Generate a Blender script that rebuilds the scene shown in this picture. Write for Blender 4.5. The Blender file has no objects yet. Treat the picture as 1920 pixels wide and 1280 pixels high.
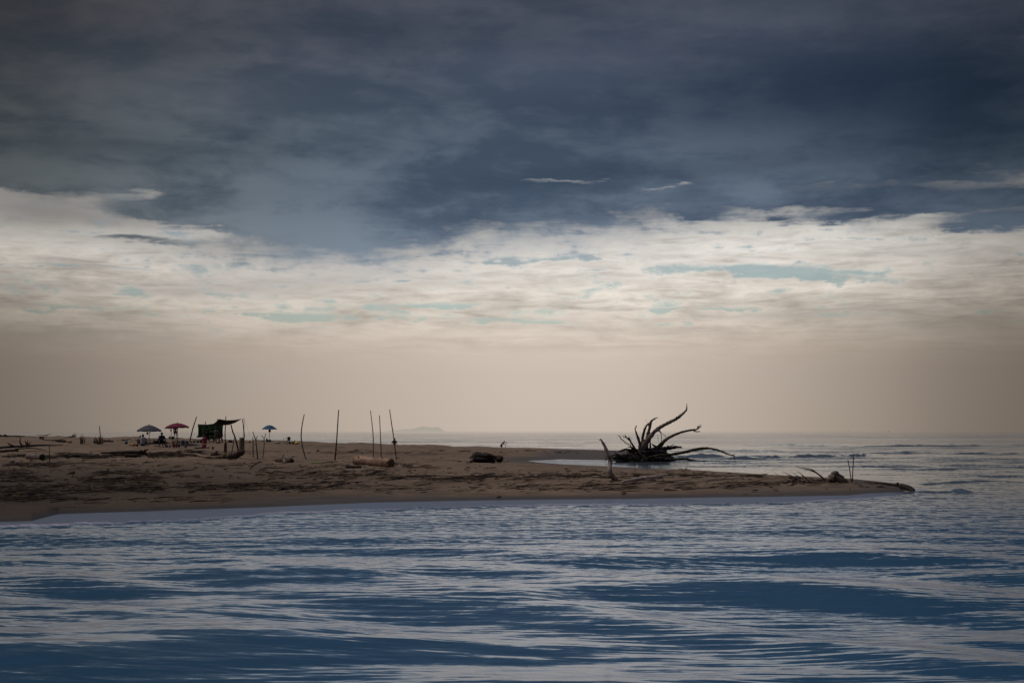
import bpy, math, random
import numpy as np
from mathutils import Vector, Matrix, noise as mnoise
random.seed(7); rng = np.random.default_rng(7)
PI = math.pi
F = 2667.0           # focal length in photo pixels (50 mm on 36 mm / 1920 px)
H = 2.0              # eye height above the water
HY = 808.0           # the horizon's row
sc = bpy.context.scene
col = sc.collection

# ------------------------------------------------------------------ camera
cam = bpy.data.cameras.new('camera'); co = bpy.data.objects.new('camera', cam); col.objects.link(co)
co.location = (0, 0, H); co.rotation_euler = (PI / 2, 0, 0)
cam.lens = 50; cam.sensor_width = 36; cam.shift_y = (HY - 640) / 1920
cam.clip_start = 0.1; cam.clip_end = 60000
sc.camera = co
sc.view_settings.view_transform = 'Standard'; sc.view_settings.look = 'None'; sc.view_settings.exposure = 0
sc.cycles.max_bounces = 5

def S(c):            # sRGB 0-255 to linear
    return tuple(((v / 255) / 12.92 if v / 255 <= .04045 else ((v / 255 + .055) / 1.055) ** 2.4) for v in c)

# ------------------------------------------------------------------ node helper
class G:
    def __init__(s, nt): s.nt = nt; s.N = nt.nodes; s.L = nt.links
    def put(s, sock, v):
        if hasattr(v, 'is_output') or isinstance(v, bpy.types.NodeSocket): s.L.new(v, sock)
        elif v is not None:
            if isinstance(v, (tuple, list)) and len(v) == 3 and sock.type == 'RGBA': v = (*v, 1)
            sock.default_value = v
    def m(s, op, a, b=None, c=None, clamp=False):
        n = s.N.new('ShaderNodeMath'); n.operation = op; n.use_clamp = clamp
        s.put(n.inputs[0], a)
        if b is not None: s.put(n.inputs[1], b)
        if c is not None: s.put(n.inputs[2], c)
        return n.outputs[0]
    def add(s, a, b): return s.m('ADD', a, b)
    def sub(s, a, b): return s.m('SUBTRACT', a, b)
    def mul(s, a, b): return s.m('MULTIPLY', a, b)
    def mr(s, v, a, b, c=0., d=1., smooth=True):
        n = s.N.new('ShaderNodeMapRange'); n.interpolation_type = 'SMOOTHSTEP' if smooth else 'LINEAR'
        s.put(n.inputs['Value'], v)
        for k, x in zip(('From Min', 'From Max', 'To Min', 'To Max'), (a, b, c, d)): s.put(n.inputs[k], x)
        return n.outputs[0]
    def mix(s, f, a, b, mode='MIX'):
        n = s.N.new('ShaderNodeMix'); n.data_type = 'RGBA'; n.blend_type = mode
        s.put(n.inputs[0], f); s.put(n.inputs[6], a); s.put(n.inputs[7], b)
        return n.outputs[2]
    def vm(s, op, a, b=None):
        n = s.N.new('ShaderNodeVectorMath'); n.operation = op; s.put(n.inputs[0], a)
        if b is not None: s.put(n.inputs[1], b)
        return n.outputs[0]
    def scale(s, v, k):
        n = s.N.new('ShaderNodeVectorMath'); n.operation = 'SCALE'; s.put(n.inputs[0], v); s.put(n.inputs['Scale'], k)
        return n.outputs[0]
    def noise(s, v, sc_=1., det=4., rough=.5, dist=0.):
        n = s.N.new('ShaderNodeTexNoise'); s.put(n.inputs['Vector'], v)
        n.inputs['Scale'].default_value = sc_; n.inputs['Detail'].default_value = det
        n.inputs['Roughness'].default_value = rough; n.inputs['Distortion'].default_value = dist
        return n.outputs[0]
    def ramp(s, f, stops, interp='LINEAR'):
        n = s.N.new('ShaderNodeValToRGB'); s.put(n.inputs[0], f); e = n.color_ramp; e.interpolation = interp
        while len(e.elements) < len(stops): e.elements.new(1)
        for q, (p, c) in zip(e.elements, stops):
            q.position = p; q.color = (*c, 1) if len(c) == 3 else c
        return n.outputs[0]
    def curve(s, v, pts, lo, hi):   # 1-D function through a value ramp
        n = s.N.new('ShaderNodeFloatCurve'); s.put(n.inputs['Value'], s.mr(v, lo, hi, 0, 1, False))
        c = n.mapping.curves[0]; ys = [p[1] for p in pts]; y0, y1 = min(ys), max(ys)
        for i, (x, y) in enumerate(pts):
            X = (x - lo) / (hi - lo); Y = (y - y0) / (y1 - y0)
            if i == 0: c.points[0].location = (X, Y)
            elif i == len(pts) - 1: c.points[-1].location = (X, Y)
            else: c.points.new(X, Y)
        n.mapping.update()
        return s.mr(n.outputs[0], 0, 1, y0, y1, False)
    def sep(s, v):
        n = s.N.new('ShaderNodeSeparateXYZ'); s.put(n.inputs[0], v); return n.outputs
    def comb(s, a, b, c):
        n = s.N.new('ShaderNodeCombineXYZ'); s.put(n.inputs[0], a); s.put(n.inputs[1], b); s.put(n.inputs[2], c); return n.outputs[0]

def ua(px): return F * math.atan((px - 960) / F)
def va(px, py): return F * math.atan((HY - py) / math.hypot(F, px - 960))
AZ_LOW = [(-1300, .16), (ua(0), .33), (ua(200), .46), (ua(500), .71), (ua(800), .91), (ua(1050), 1.0),
          (ua(1300), .88), (ua(1600), .59), (ua(1920), .31), (1300, .17)]

# ------------------------------------------------------------------ sky
w = bpy.data.worlds.new('World'); sc.world = w; w.use_nodes = True
SUN_EL, SUN_AZ = math.radians(58), math.radians(-82)     # azimuth clockwise from +Y
def build_sky():
    nt = w.node_tree; nt.nodes.clear(); g = G(nt)
    tc = nt.nodes.new('ShaderNodeTexCoord'); d = tc.outputs['Generated']
    dn = g.vm('NORMALIZE', d); x, y, z = g.sep(dn)[0:3]
    U = g.mul(g.m('ARCTAN2', x, y), F); V = g.mul(g.m('ARCSINE', z), F)
    # noise coordinates: cloud sheets are flattened towards the horizon
    ds = g.vm('MULTIPLY', dn, (1, 1, 3.1))
    n1 = g.noise(ds, 5.5, 7, .56, .25)                    # large masses
    n2 = g.noise(g.vm('ADD', ds, (3.1, 1.7, 9.2)), 16, 7, .6, .5)
    n3 = g.noise(g.vm('MULTIPLY', g.vm('ADD', dn, (7, 2, 1)), (1, 1, 9)), 22, 6, .6, .6)  # fine thin streaks
    n4 = g.noise(g.vm('MULTIPLY', g.vm('ADD', dn, (2, 5, 4)), (1, 1, 2.0)), 45, 6, .62, .2)
    c1, c2, c3, c4 = [g.sub(q, .5) for q in (n1, n2, n3, n4)]
    Uw = g.add(U, g.add(g.mul(c2, 170), g.mul(c4, 60)))
    Vw = g.add(V, g.add(g.mul(c3, 34), g.mul(c4, 22)))
    def blob(px, py, sx, sy, tilt=0.):
        a = g.mul(g.sub(Uw, ua(px)), 1 / sx)
        vv = g.sub(Vw, va(px, py))
        if tilt: vv = g.add(vv, g.mul(g.sub(Uw, ua(px)), tilt))     # tilt > 0: falls to the right
        b = g.mul(vv, 1 / sy)
        q = g.add(g.mul(a, a), g.mul(b, b))
        return g.m('EXPONENT', g.mul(q, -1))
    def blobs(L):
        r = None
        for t in L:
            k = t[0]; q = blob(*t[1:]); q = g.mul(q, k) if k != 1 else q
            r = q if r is None else g.add(r, q)
        return r
    # 1. pale sheet under the cloud deck
    T = g.mr(V, -60, 460, 0, 1, False)
    def P(py): return (HY - py + 60) / 520
    base = g.ramp(T, [(0, S((190, 176, 162))), (P(808), S((198, 184, 170))), (P(700), S((202, 188, 175))), (P(655), S((208, 194, 180))),
                      (P(600), S((214, 203, 190))), (P(530), S((226, 218, 208))), (P(460), S((238, 233, 225))), (P(400), S((232, 228, 220)))])
    lowc = g.curve(U, AZ_LOW, -1300, 1300)
    hic = g.curve(U, [(-1300, .5), (ua(0), .62), (ua(300), .84), (ua(700), .98), (ua(1100), 1.), (ua(1500), .9), (ua(1800), .66), (ua(1920), .52), (1300, .4)], -1300, 1300)
    azf = g.add(g.mul(lowc, g.mr(V, 120, 330, 1, 0)), g.mul(hic, g.mr(V, 120, 330, 0, 1)))
    # streaks of shade in the sheet, fading into the haze near the horizon
    stre = g.mul(g.add(g.mul(c3, .9), g.add(g.mul(c2, .75), g.mul(c4, .35))), g.mr(V, 110, 260, 0, 1))
    shade = g.add(1, g.m('MAXIMUM', g.mul(stre, 1.5), -.38))
    base = g.mix(1, base, g.comb(shade, shade, shade), 'MULTIPLY')
    greyb = blobs([(.55, 420, 535, 230, 14), (.5, 620, 525, 120, 12), (.45, 250, 545, 300, 10), (.5, 40, 565, 110, 9), (.35, 1080, 525, 200, 10),
                   (.4, 1640, 575, 160, 14), (.5, 1850, 600, 120, 14), (.4, 1500, 590, 180, 8), (.3, 1100, 650, 200, 6), (.4, 60, 625, 220, 14),
                   (.4, 1800, 520, 100, 25), (.35, 850, 530, 90, 8), (1.5, 90, 385, 170, 50), (1.3, 320, 405, 160, 38), (.7, 560, 470, 250, 14), (.4, 1800, 470, 160, 30)])
    base = g.mix(g.m('MULTIPLY', greyb, .62, clamp=True), base, S((158, 155, 152)))
    # 2. blue-green gaps
    sky = nt.nodes.new('ShaderNodeTexSky'); sky.sky_type = 'NISHITA'; sky.sun_disc = False
    sky.sun_elevation = SUN_EL; sky.sun_rotation = SUN_AZ
    gapc = g.mix(.25, g.ramp(g.mr(V, 180, 340, 0, 1, False), [(0, S((176, 187, 172))), (.4, S((160, 184, 178))), (1, S((134, 163, 172)))]), g.scale(sky.outputs[0], .1))
    gb = blobs([(1., 1400, 503, 110, 11, .03), (1., 1560, 522, 140, 7, .07), (.8, 1450, 510, 200, 12, .05), (1., 1000, 486, 95, 7, -.04), (.8, 1130, 478, 50, 4), (1., 800, 573, 190, 7, -.03),
                (.9, 560, 590, 160, 5, .03), (1., 950, 601, 190, 6, .03), (.8, 620, 598, 90, 4), (1., 110, 499, 90, 4, .03), (.8, 220, 503, 60, 3),
                (.9, 1320, 577, 110, 3), (.6, 100, 571, 90, 4), (.6, 110, 536, 40, 3), (.6, 260, 588, 90, 3)])
    gm = g.mr(g.add(gb, g.add(g.mul(c4, 4.2), g.mul(c3, 3.6))), .22, 1.25)
    gm = g.mul(g.mul(gm, .80), g.mr(V, 165, 200))
    base = g.mix(gm, base, gapc)
    base = g.mix(1, base, g.comb(azf, g.m('POWER', azf, 1.03), g.m('POWER', azf, 1.07)), 'MULTIPLY')
    # 3. the dark deck
    ed = lambda px, py: (ua(px), va(px, py))
    edge = g.curve(U, [(-1300, 420), ed(0, 318), ed(140, 336), ed(240, 392), ed(330, 420), ed(450, 452), ed(700, 462), ed(960, 446), ed(1150, 432), ed(1350, 412),
                       ed(1500, 394), ed(1650, 384), ed(1780, 362), ed(1920, 345), (1300, 430)], -1300, 1300)
    rel = g.add(g.add(g.sub(V, edge), 22), g.add(g.mul(c1, 80), g.add(g.mul(c2, 120), g.add(g.mul(c3, 85), g.mul(c4, 75)))))
    rel = g.add(rel, g.mul(blobs([(1.3, 1890, 412, 120, 22), (1.1, 1600, 374, 150, 14), (.8, 1750, 380, 100, 8), (1., 1880, 370, 110, 12), (.8, 1700, 395, 90, 9), (.8, 1590, 408, 70, 9), (.7, 1310, 400, 45, 8), (.75, 1450, 412, 35, 7), (.9, 235, 447, 85, 6),
                                  (.7, 60, 340, 70, 14), (.9, 560, 400, 170, 36), (.9, 110, 345, 90, 12), (.6, 30, 410, 60, 12), (.8, 330, 395, 70, 16), (.6, 1760, 428, 90, 6)]), 95))
    rel = g.sub(rel, g.mul(blobs([(.72, 700, 372, 34, 5), (.72, 1245, 353, 38, 6, -.05), (.4, 985, 340, 60, 8), (.9, 480, 322, 75, 14), (1., 570, 350, 80, 12), (.7, 250, 362, 45, 12),
                                  (.35, 110, 410, 130, 20), (.8, 820, 325, 90, 7), (.8, 330, 432, 130, 14), (.8, 1080, 340, 90, 6), (.35, 1720, 404, 40, 5)]), 90))
    dk = g.mr(rel, g.curve(U, [(-1300, -50), (ua(0), -40), (ua(700), -34), (ua(1000), -32), (ua(1920), -36), (1300, -36)], -1300, 1300), g.curve(U, [(-1300, 60), (ua(0), 48), (ua(700), 46), (ua(1000), 66), (ua(1920), 66), (1300, 66)], -1300, 1300))
    half = g.mr(rel, -110, 10)          # the thinner skirt below the deck
    t2 = g.add(g.mul(c1, 2.0), g.add(g.mul(c2, 1.0), g.add(g.mul(c3, .22), g.mul(c4, .40))))
    deep = g.ramp(g.mr(V, 330, 830, 0, 1, False), [(0, S((84, 95, 112))), (.16, S((70, 82, 99))), (.4, S((60, 72, 87))), (.7, S((60, 68, 84))), (1, S((60, 63, 74)))])
    lite = g.ramp(g.mr(V, 330, 830, 0, 1, False), [(0, S((118, 128, 142))), (.16, S((106, 116, 130))), (.4, S((88, 98, 111))), (.7, S((82, 85, 97))), (1, S((72, 75, 86)))])
    deck = g.mix(g.mr(t2, -.28, .34), deep, lite)
    lfd = blobs([(.75, 1560, 170, 430, 85), (.5, 1850, 240, 200, 110), (.35, 800, 60, 420, 35), (.45, 1150, 330, 520, 26, -.06), (.45, 250, 275, 300, 22), (.3, 1000, 405, 300, 18), (.2, 300, 90, 160, 50)])
    deck = g.mix(g.m('MULTIPLY', lfd, .9, clamp=True), deck, g.ramp(g.mr(V, 330, 700, 0, 1, False), [(0, S((60, 74, 93))), (.4, S((42, 54, 71))), (1, S((30, 44, 62)))]))
    lfl = blobs([(.5, 330, 180, 230, 45), (.4, 1050, 130, 250, 50), (.35, 700, 250, 200, 35), (.4, 80, 180, 140, 70), (.35, 1300, 270, 160, 20), (.35, 1500, 30, 400, 50)])
    deck = g.mix(g.m('MULTIPLY', lfl, .55, clamp=True), deck, S((92, 98, 114)))
    azd = g.curve(U, [(-1300, .5), (ua(0), .62), (ua(200), .80), (ua(500), 1.0), (ua(960), 1.08), (ua(1350), .98), (ua(1650), .78), (ua(1920), .56), (1300, .45)], -1300, 1300)
    azd = g.mul(azd, g.mr(V, 520, 830, 1.05, .98))
    warm = g.curve(U, [(-1300, 1.14), (ua(0), 1.12), (ua(300), 1.08), (ua(800), 1.0), (ua(1920), .97), (1300, .97)], -1300, 1300)
    deck = g.mix(1, deck, g.comb(g.mul(azd, g.mul(warm, .95)), g.mul(azd, 1.0), g.m('DIVIDE', azd, g.m('POWER', warm, 1.6))), 'MULTIPLY')
    skirt = g.mix(1, S((168, 166, 164)), g.comb(azf, azf, azf), 'MULTIPLY')
    out = g.mix(g.mul(half, g.curve(U, [(-1300, .6), (ua(0), .6), (ua(650), .5), (ua(950), .32), (ua(1500), .32), (ua(1920), .4), (1300, .4)], -1300, 1300)), base, skirt)
    out = g.mix(dk, out, deck)
    # high overhead and behind the viewer: plain heavy blue-grey overcast
    over = g.mr(V, 900, 1900)
    out = g.mix(over, out, S((92, 108, 134)))
    back = g.mr(y, .55, -.1)
    out = g.mix(g.mul(back, .92), out, S((66, 76, 96)))
    below = g.mr(z, -.03, -.001)
    out = g.mix(below, S((60, 62, 66)), out)
    bg = nt.nodes.new('ShaderNodeBackground'); g.put(bg.inputs[0], out); bg.inputs[1].default_value = 1.0
    o = nt.nodes.new('ShaderNodeOutputWorld'); nt.links.new(bg.outputs[0], o.inputs[0])
build_sky()
sl = bpy.data.lights.new('sun', 'SUN'); sl.energy = 1.3; sl.angle = math.radians(14); sl.color = (1, .90, .80)
so = bpy.data.objects.new('sun', sl); col.objects.link(so)
sd = Vector((math.sin(SUN_AZ) * math.cos(SUN_EL), math.cos(SUN_AZ) * math.cos(SUN_EL), math.sin(SUN_EL)))
so.rotation_euler = sd.to_track_quat('Z', 'Y').to_euler(); so.location = (20, 40, 60)

# ------------------------------------------------------------------ materials
MATS = {}
def mat(name, c1, c2=None, scale=8., rough=.8, stretch=(1, 1, 1), bump=.3, bdist=.02, spec=.3, coord='Object', det=6):
    if name in MATS: return MATS[name]
    m = bpy.data.materials.new(name); m.use_nodes = True; nt = m.node_tree; g = G(nt)
    b = nt.nodes['Principled BSDF']; b.inputs['Roughness'].default_value = rough; b.inputs['Specular IOR Level'].default_value = spec
    tc = nt.nodes.new('ShaderNodeTexCoord'); v = g.vm('MULTIPLY', tc.outputs[coord], stretch)
    n = g.noise(v, scale, det, .62, .4)
    c2 = c2 or tuple(k * .6 for k in c1)
    g.put(b.inputs['Base Color'], g.mix(g.mr(n, .36, .64), c2, c1))
    if bump:
        bp = nt.nodes.new('ShaderNodeBump'); bp.inputs['Strength'].default_value = bump; bp.inputs['Distance'].default_value = bdist
        nt.links.new(n, bp.inputs['Height']); nt.links.new(bp.outputs[0], b.inputs['Normal'])
    MATS[name] = m; return m
W_PALE = mat('bleached_wood', (.44, .32, .23), (.20, .13, .09), 5, .85, (1, 1, 2.2), .8, .03)
W_LOG = mat('log_wood', (.47, .31, .215), (.20, .115, .075), 2.6, .85, (.5, 1, 2), .8, .03)
W_GREY = mat('weathered_grey_wood', (.27, .205, .175), (.085, .062, .052), 6, .9, (1, 1, 1), .9, .03)
W_DARK = mat('dark_wet_wood', (.045, .030, .022), (.014, .010, .008), 7, .8, (1, 1, 1), .9, .04)
W_BROWN = mat('brown_wood', (.105, .062, .038), (.035, .022, .015), 6, .88, (1, 1, 1), .8, .03)
W_MOSS = mat('mossy_wood', (.055, .048, .018), (.018, .014, .008), 4, .9, (1, 1, 1), .9, .04)
W_YEL = mat('straw_coloured_wood', (.25, .16, .07), (.09, .055, .026), 6, .9)
W_END = mat('cut_wood_end', (.21, .12, .055), (.10, .052, .024), 9, .9)
SKIN = mat('tanned_skin', (.22, .10, .065), (.18, .08, .05), 10, .6, bump=0)
HAIR = mat('dark_hair', (.012, .009, .008), (.006, .005, .005), 30, .7, bump=.3)
def cloth(name, c, k=.7): return mat('cloth_' + name, c, tuple(q * k for q in c), 14, .9, bump=.25, bdist=.01)
def plas(name, c, r=.45): return mat('plastic_' + name, c, tuple(q * .85 for q in c), 3, r, bump=.05, bdist=.004, spec=.5)

# ------------------------------------------------------------------ mesh helpers
class MB:
    def __init__(s): s.v = []; s.f = []; s.mi = []
    def tube(s, pts, rad, seg=8, sub=3, rough=.0, cap=True, mi=0, flat=1.0):
        """tapered tube along a smoothed path; rough is a share of the radius"""
        P = [Vector(p) for p in pts]
        if not isinstance(rad, (list, tuple)): rad = [rad] * len(P)
        pp, rr = [], []
        n = len(P)
        for i in range(n - 1):
            p0 = P[max(i - 1, 0)]; p1 = P[i]; p2 = P[i + 1]; p3 = P[min(i + 2, n - 1)]
            k = sub if n > 2 else max(1, sub)
            for j in range(k):
                t = j / k
                q = .5 * ((2 * p1) + (p2 - p0) * t + (2 * p0 - 5 * p1 + 4 * p2 - p3) * t * t + (3 * p1 - p0 - 3 * p2 + p3) * t ** 3)
                pp.append(q); rr.append(rad[i] * (1 - t) + rad[i + 1] * t)
        pp.append(P[-1]); rr.append(rad[-1])
        b0 = len(s.v); ph = random.uniform(0, 50)
        d = (pp[1] - pp[0]).normalized(); a = Vector((0, 0, 1)) if abs(d.z) < .9 else Vector((1, 0, 0))
        u = d.cross(a).normalized()
        for i, q in enumerate(pp):
            dd = (pp[min(i + 1, len(pp) - 1)] - pp[max(i - 1, 0)])
            if dd.length > 1e-9: d = dd.normalized()
            u = (u - d * u.dot(d)); u = u.normalized() if u.length > 1e-6 else d.orthogonal().normalized()
            w_ = d.cross(u)
            for k in range(seg):
                an = 2 * PI * k / seg; r = rr[i]
                if rough: r *= 1 + rough * (1.6 * mnoise.noise(Vector((math.cos(an) * 1.3, math.sin(an) * 1.3, i * .6 + ph))) + .6 * mnoise.noise(Vector((math.cos(an) * 3, math.sin(an) * 3, i * 1.7 + ph))))
                s.v.append(q + (u * math.cos(an) + w_ * math.sin(an) * flat) * r)
        m = len(pp)
        for i in range(m - 1):
            for k in range(seg):
                a0 = b0 + i * seg + k; a1 = b0 + i * seg + (k + 1) % seg
                s.f.append((a0, a1, a1 + seg, a0 + seg)); s.mi.append(mi)
        if cap:
            s.f.append(tuple(b0 + k for k in reversed(range(seg)))); s.mi.append(mi)
            s.f.append(tuple(b0 + (m - 1) * seg + k for k in range(seg))); s.mi.append(mi)
        return s
    def box(s, c, sx, sy, sz, rz=0., rx=0., ry=0., bev=0.0, mi=0):
        c = Vector(c); R = Matrix.Rotation(rz, 3, 'Z') @ Matrix.Rotation(ry, 3, 'Y') @ Matrix.Rotation(rx, 3, 'X')
        b0 = len(s.v); hx, hy, hz = sx / 2, sy / 2, sz / 2; e = min(bev, hx * .9, hy * .9, hz * .9) if bev else 0
        if not e:
            for z in (-1, 1):
                for x, y in ((-1, -1), (1, -1), (1, 1), (-1, 1)): s.v.append(c + R @ Vector((x * hx, y * hy, z * hz)))
            fs = [(3, 2, 1, 0), (4, 5, 6, 7), (0, 1, 5, 4), (1, 2, 6, 5), (2, 3, 7, 6), (3, 0, 4, 7)]
        else:
            ring = []
            for (ex, ez) in ((e, -hz), (0, -hz + e), (0, hz - e), (e, hz)):
                X, Y = hx - ex, hy - ex; k = min(e, X * .8, Y * .8)
                ring.append([(-X + k, -Y, ez), (X - k, -Y, ez), (X, -Y + k, ez), (X, Y - k, ez), (X - k, Y, ez), (-X + k, Y, ez), (-X, Y - k, ez), (-X, -Y + k, ez)])
            for r in ring:
                for p in r: s.v.append(c + R @ Vector(p))
            fs = [tuple(reversed(range(8))), tuple(24 + i for i in range(8))]
            for j in range(3):
                for k in range(8): fs.append((j * 8 + k, j * 8 + (k + 1) % 8, j * 8 + 8 + (k + 1) % 8, j * 8 + 8 + k))
        for f in fs: s.f.append(tuple(b0 + i for i in f)); s.mi.append(mi)
        return s
    def ball(s, c, rx, ry, rz, seg=12, rings=8, lump=0., fq=1.5, mi=0, zmin=-1.):
        c = Vector(c); b0 = len(s.v); ph = random.uniform(0, 80)
        for i in range(rings + 1):
            th = PI * i / rings; zz = max(math.cos(th), zmin)
            for k in range(seg):
                an = 2 * PI * k / seg; dv = Vector((math.sin(th) * math.cos(an), math.sin(th) * math.sin(an), zz))
                q = 1 + (lump * (mnoise.noise(dv * fq + Vector((ph, 0, 0))) * 1.5 + .7 * mnoise.noise(dv * fq * 3 + Vector((ph, 3, 0)))) if lump else 0)
                s.v.append(c + Vector((dv.x * rx * q, dv.y * ry * q, dv.z * rz * q)))
        for i in range(rings):
            for k in range(seg):
                a0 = b0 + i * seg + k; a1 = b0 + i * seg + (k + 1) % seg
                s.f.append((a0, a0 + seg, a1 + seg, a1)); s.mi.append(mi)
        return s
    def quad(s, a, b, c, d, mi=0):
        b0 = len(s.v); s.v += [Vector(a), Vector(b), Vector(c), Vector(d)]; s.f.append((b0, b0 + 1, b0 + 2, b0 + 3)); s.mi.append(mi)
        return s
    def link(s, name, m, parent=None, org=None, smooth=True):
        """one mesh object; s.v is in world space, org = the thing's base"""
        o_ = Vector(parent['_o']) if parent is not None else Vector(org if org is not None else (0, 0, 0))
        if parent is not None and org is not None: o_ = Vector(org)
        me = bpy.data.meshes.new(name); me.from_pydata([tuple(v - o_) for v in s.v], [], s.f)
        for k in (m if isinstance(m, (list, tuple)) else [m]): me.materials.append(k)
        me.polygons.foreach_set('material_index', s.mi)
        if smooth: me.polygons.foreach_set('use_smooth', [True] * len(s.f))
        me.update()
        o = bpy.data.objects.new(name, me); col.objects.link(o)
        if parent is not None:
            o.parent = parent; o.location = o_ - Vector(parent['_o'])
        else: o.location = o_
        o['_o'] = tuple(o_)
        return o
def tag(o, label, cat, group=None):
    o['label'] = label; o['category'] = cat
    if group: o['group'] = group
    return o
def thing(name, label, cat, loc, group=None):
    o = bpy.data.objects.new(name, None); col.objects.link(o); o.location = loc; o['_o'] = tuple(loc); o.empty_display_size = .2
    return tag(o, label, cat, group)

# ------------------------------------------------------------------ the ground: sand spit, inlet, outer bar
KN = {  # photo column -> (row, height) of seven ground points from the near waterline to the far crest
 -2600: [(1010, 0), (990, .15), (960, .4), (900, .7), (870, 1.0), (845, 1.2), (817, 1.5)],
 -600: [(985, 0), (967, .15), (935, .32), (882, .5), (850, .78), (830, 1.1), (816, 1.4)],
 0:   [(978, 0), (960, .13), (930, .3), (880, .5), (850, .75), (830, 1.1), (817, 1.4)],
 60:  [(976, 0), (958, .13), (928, .3), (880, .5), (850, .73), (830, 1.08), (818, 1.38)],
 110: [(963, 0), (950, .13), (925, .28), (880, .47), (850, .72), (831, 1.05), (818.5, 1.35)],
 270: [(958, 0), (945, .12), (920, .25), (875, .4), (850, .62), (831, 1.0), (821, 1.25)],
 480: [(951, 0), (940, .1), (915, .2), (875, .3), (855, .42), (836, .8), (825, 1.0)],
 700: [(942, 0), (930, .1), (905, .2), (872, .28), (852, .35), (842, .5), (832.5, .65)],
 880: [(938, 0), (926, .1), (900, .2), (872, .22), (858, .2), (846, .3), (836.8, .28)],
 945: [(937, 0), (925, .1), (900, .2), (872, .14), (861, .04), (848, .17), (838.5, .14)],
 1050: [(936, 0), (925, .1), (900, .2), (872, .1), (868.5, -.06), (860, .01), (841, .08)],
 1140: [(935, 0), (924, .1), (900, .2), (876, .1), (872, -.08), (860, .02), (843.5, .06)],
 1185: [(935, 0), (924, .1), (902, .2), (878, .1), (874, -.2), (860, -.03), (845, .02)],
 1225: [(934, 0), (923, .1), (902, .2), (879, .1), (875, -.4), (862, -.4), (846, -.4)],
 1300: [(932.5, 0), (922, .1), (900, .17), (882, .1), (878, -.4), (866, -.4), (850, -.4)],
 1440: [(931, 0), (921, .1), (905, .15), (890.5, .1), (886, -.4), (868, -.4), (850, -.4)],
 1590: [(928.5, 0), (920, .06), (908, .1), (898, .07), (894, -.4), (870, -.4), (850, -.4)],
 1630: [(924.5, 0), (919, .04), (909, .08), (901, .05), (897, -.4), (870, -.4), (850, -.4)],
 1690: [(922, 0), (918, .03), (913, .05), (908, .03), (903, -.4), (870, -.4), (850, -.4)],
 1716: [(921, -.03), (918, -.03), (914, -.03), (909, -.05), (904, -.4), (870, -.4), (850, -.4)],
 1745: [(921, -.4), (918, -.4), (914, -.4), (909, -.4), (904, -.4), (870, -.4), (850, -.4)],
 4600: [(921, -.4), (918, -.4), (914, -.4), (909, -.4), (904, -.4), (870, -.4), (850, -.4)]}
KX = np.array(sorted(KN)); KY = np.array([[p[0] for p in KN[k]] for k in KX]); KZ = np.array([[p[1] for p in KN[k]] for k in KX])
KD = (H - KZ) * F / (KY - HY)
KD = np.concatenate([KD[:, :1] - 14, KD[:, :1] - 5, KD, KD[:, -1:] + 14, KD[:, -1:] + 40], 1)
KZ = np.concatenate([KZ[:, :1] * 0 - 1.2, KZ[:, :1] * 0 - .45, KZ, KZ[:, -1:] * 0 - .35, KZ[:, -1:] * 0 - 1.5], 1)
KZ[:, 9] = np.where(KZ[:, 8] > .3, -.1, KZ[:, 9])
def colprof(px):
    return np.array([np.interp(px, KX, KD[:, j]) for j in range(KD.shape[1])]), np.array([np.interp(px, KX, KZ[:, j]) for j in range(KD.shape[1])])
_nt = [(rng.uniform(0, 2 * PI), rng.uniform(0, 2 * PI), 2 ** rng.uniform(-1.2, 2.6)) for _ in range(46)]
def relief(x, y):           # low hummocks, about +-4 cm
    z = 0 * x
    for th, ph, k in _nt: z = z + np.sin((x * math.cos(th) + 1.6 * y * math.sin(th)) * k + ph) * .015 / (k ** .75)
    return z
def gz(px, D):
    """ground height for arrays of photo columns and distances"""
    px = np.asarray(px, float); D = np.asarray(D, float)
    d = np.stack([np.interp(px, KX, KD[:, j]) for j in range(KD.shape[1])], -1); z = np.stack([np.interp(px, KX, KZ[:, j]) for j in range(KD.shape[1])], -1)
    out = np.full(D.shape, -1.2)
    for j in range(d.shape[-1] - 1):
        t = (D - d[..., j]) / (d[..., j + 1] - d[..., j]); k = (t >= 0) & (t < 1)
        tt = np.clip(t, 0, 1)
        out = np.where(k, z[..., j] * (1 - tt) + z[..., j + 1] * tt, out)
    out = np.where(D > d[..., -1], -1.5, out)
    x = (px - 960) * D / F
    land = np.clip(out / .3, 0, 1)
    return out + relief(x, D) * (.02 + .98 * land)
def gw(x, y): return float(gz(960 + x * F / y, y))
def hit(px, py):
    """the point of the beach seen at a photo pixel"""
    D = np.linspace(28, 230, 4000); g_ = gz(np.full(4000, float(px)), D); r = H - (py - HY) * D / F
    k = np.nonzero(g_ >= r)[0]
    i = k[0] if len(k) else int(np.argmin(np.abs(D - 5334 / max(py - HY, 8))))
    return Vector(((px - 960) * D[i] / F, D[i], g_[i] if len(k) else 0.))
def at(px, py, D): return Vector(((px - 960) * D / F, D, H - (py - HY) * D / F))

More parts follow.
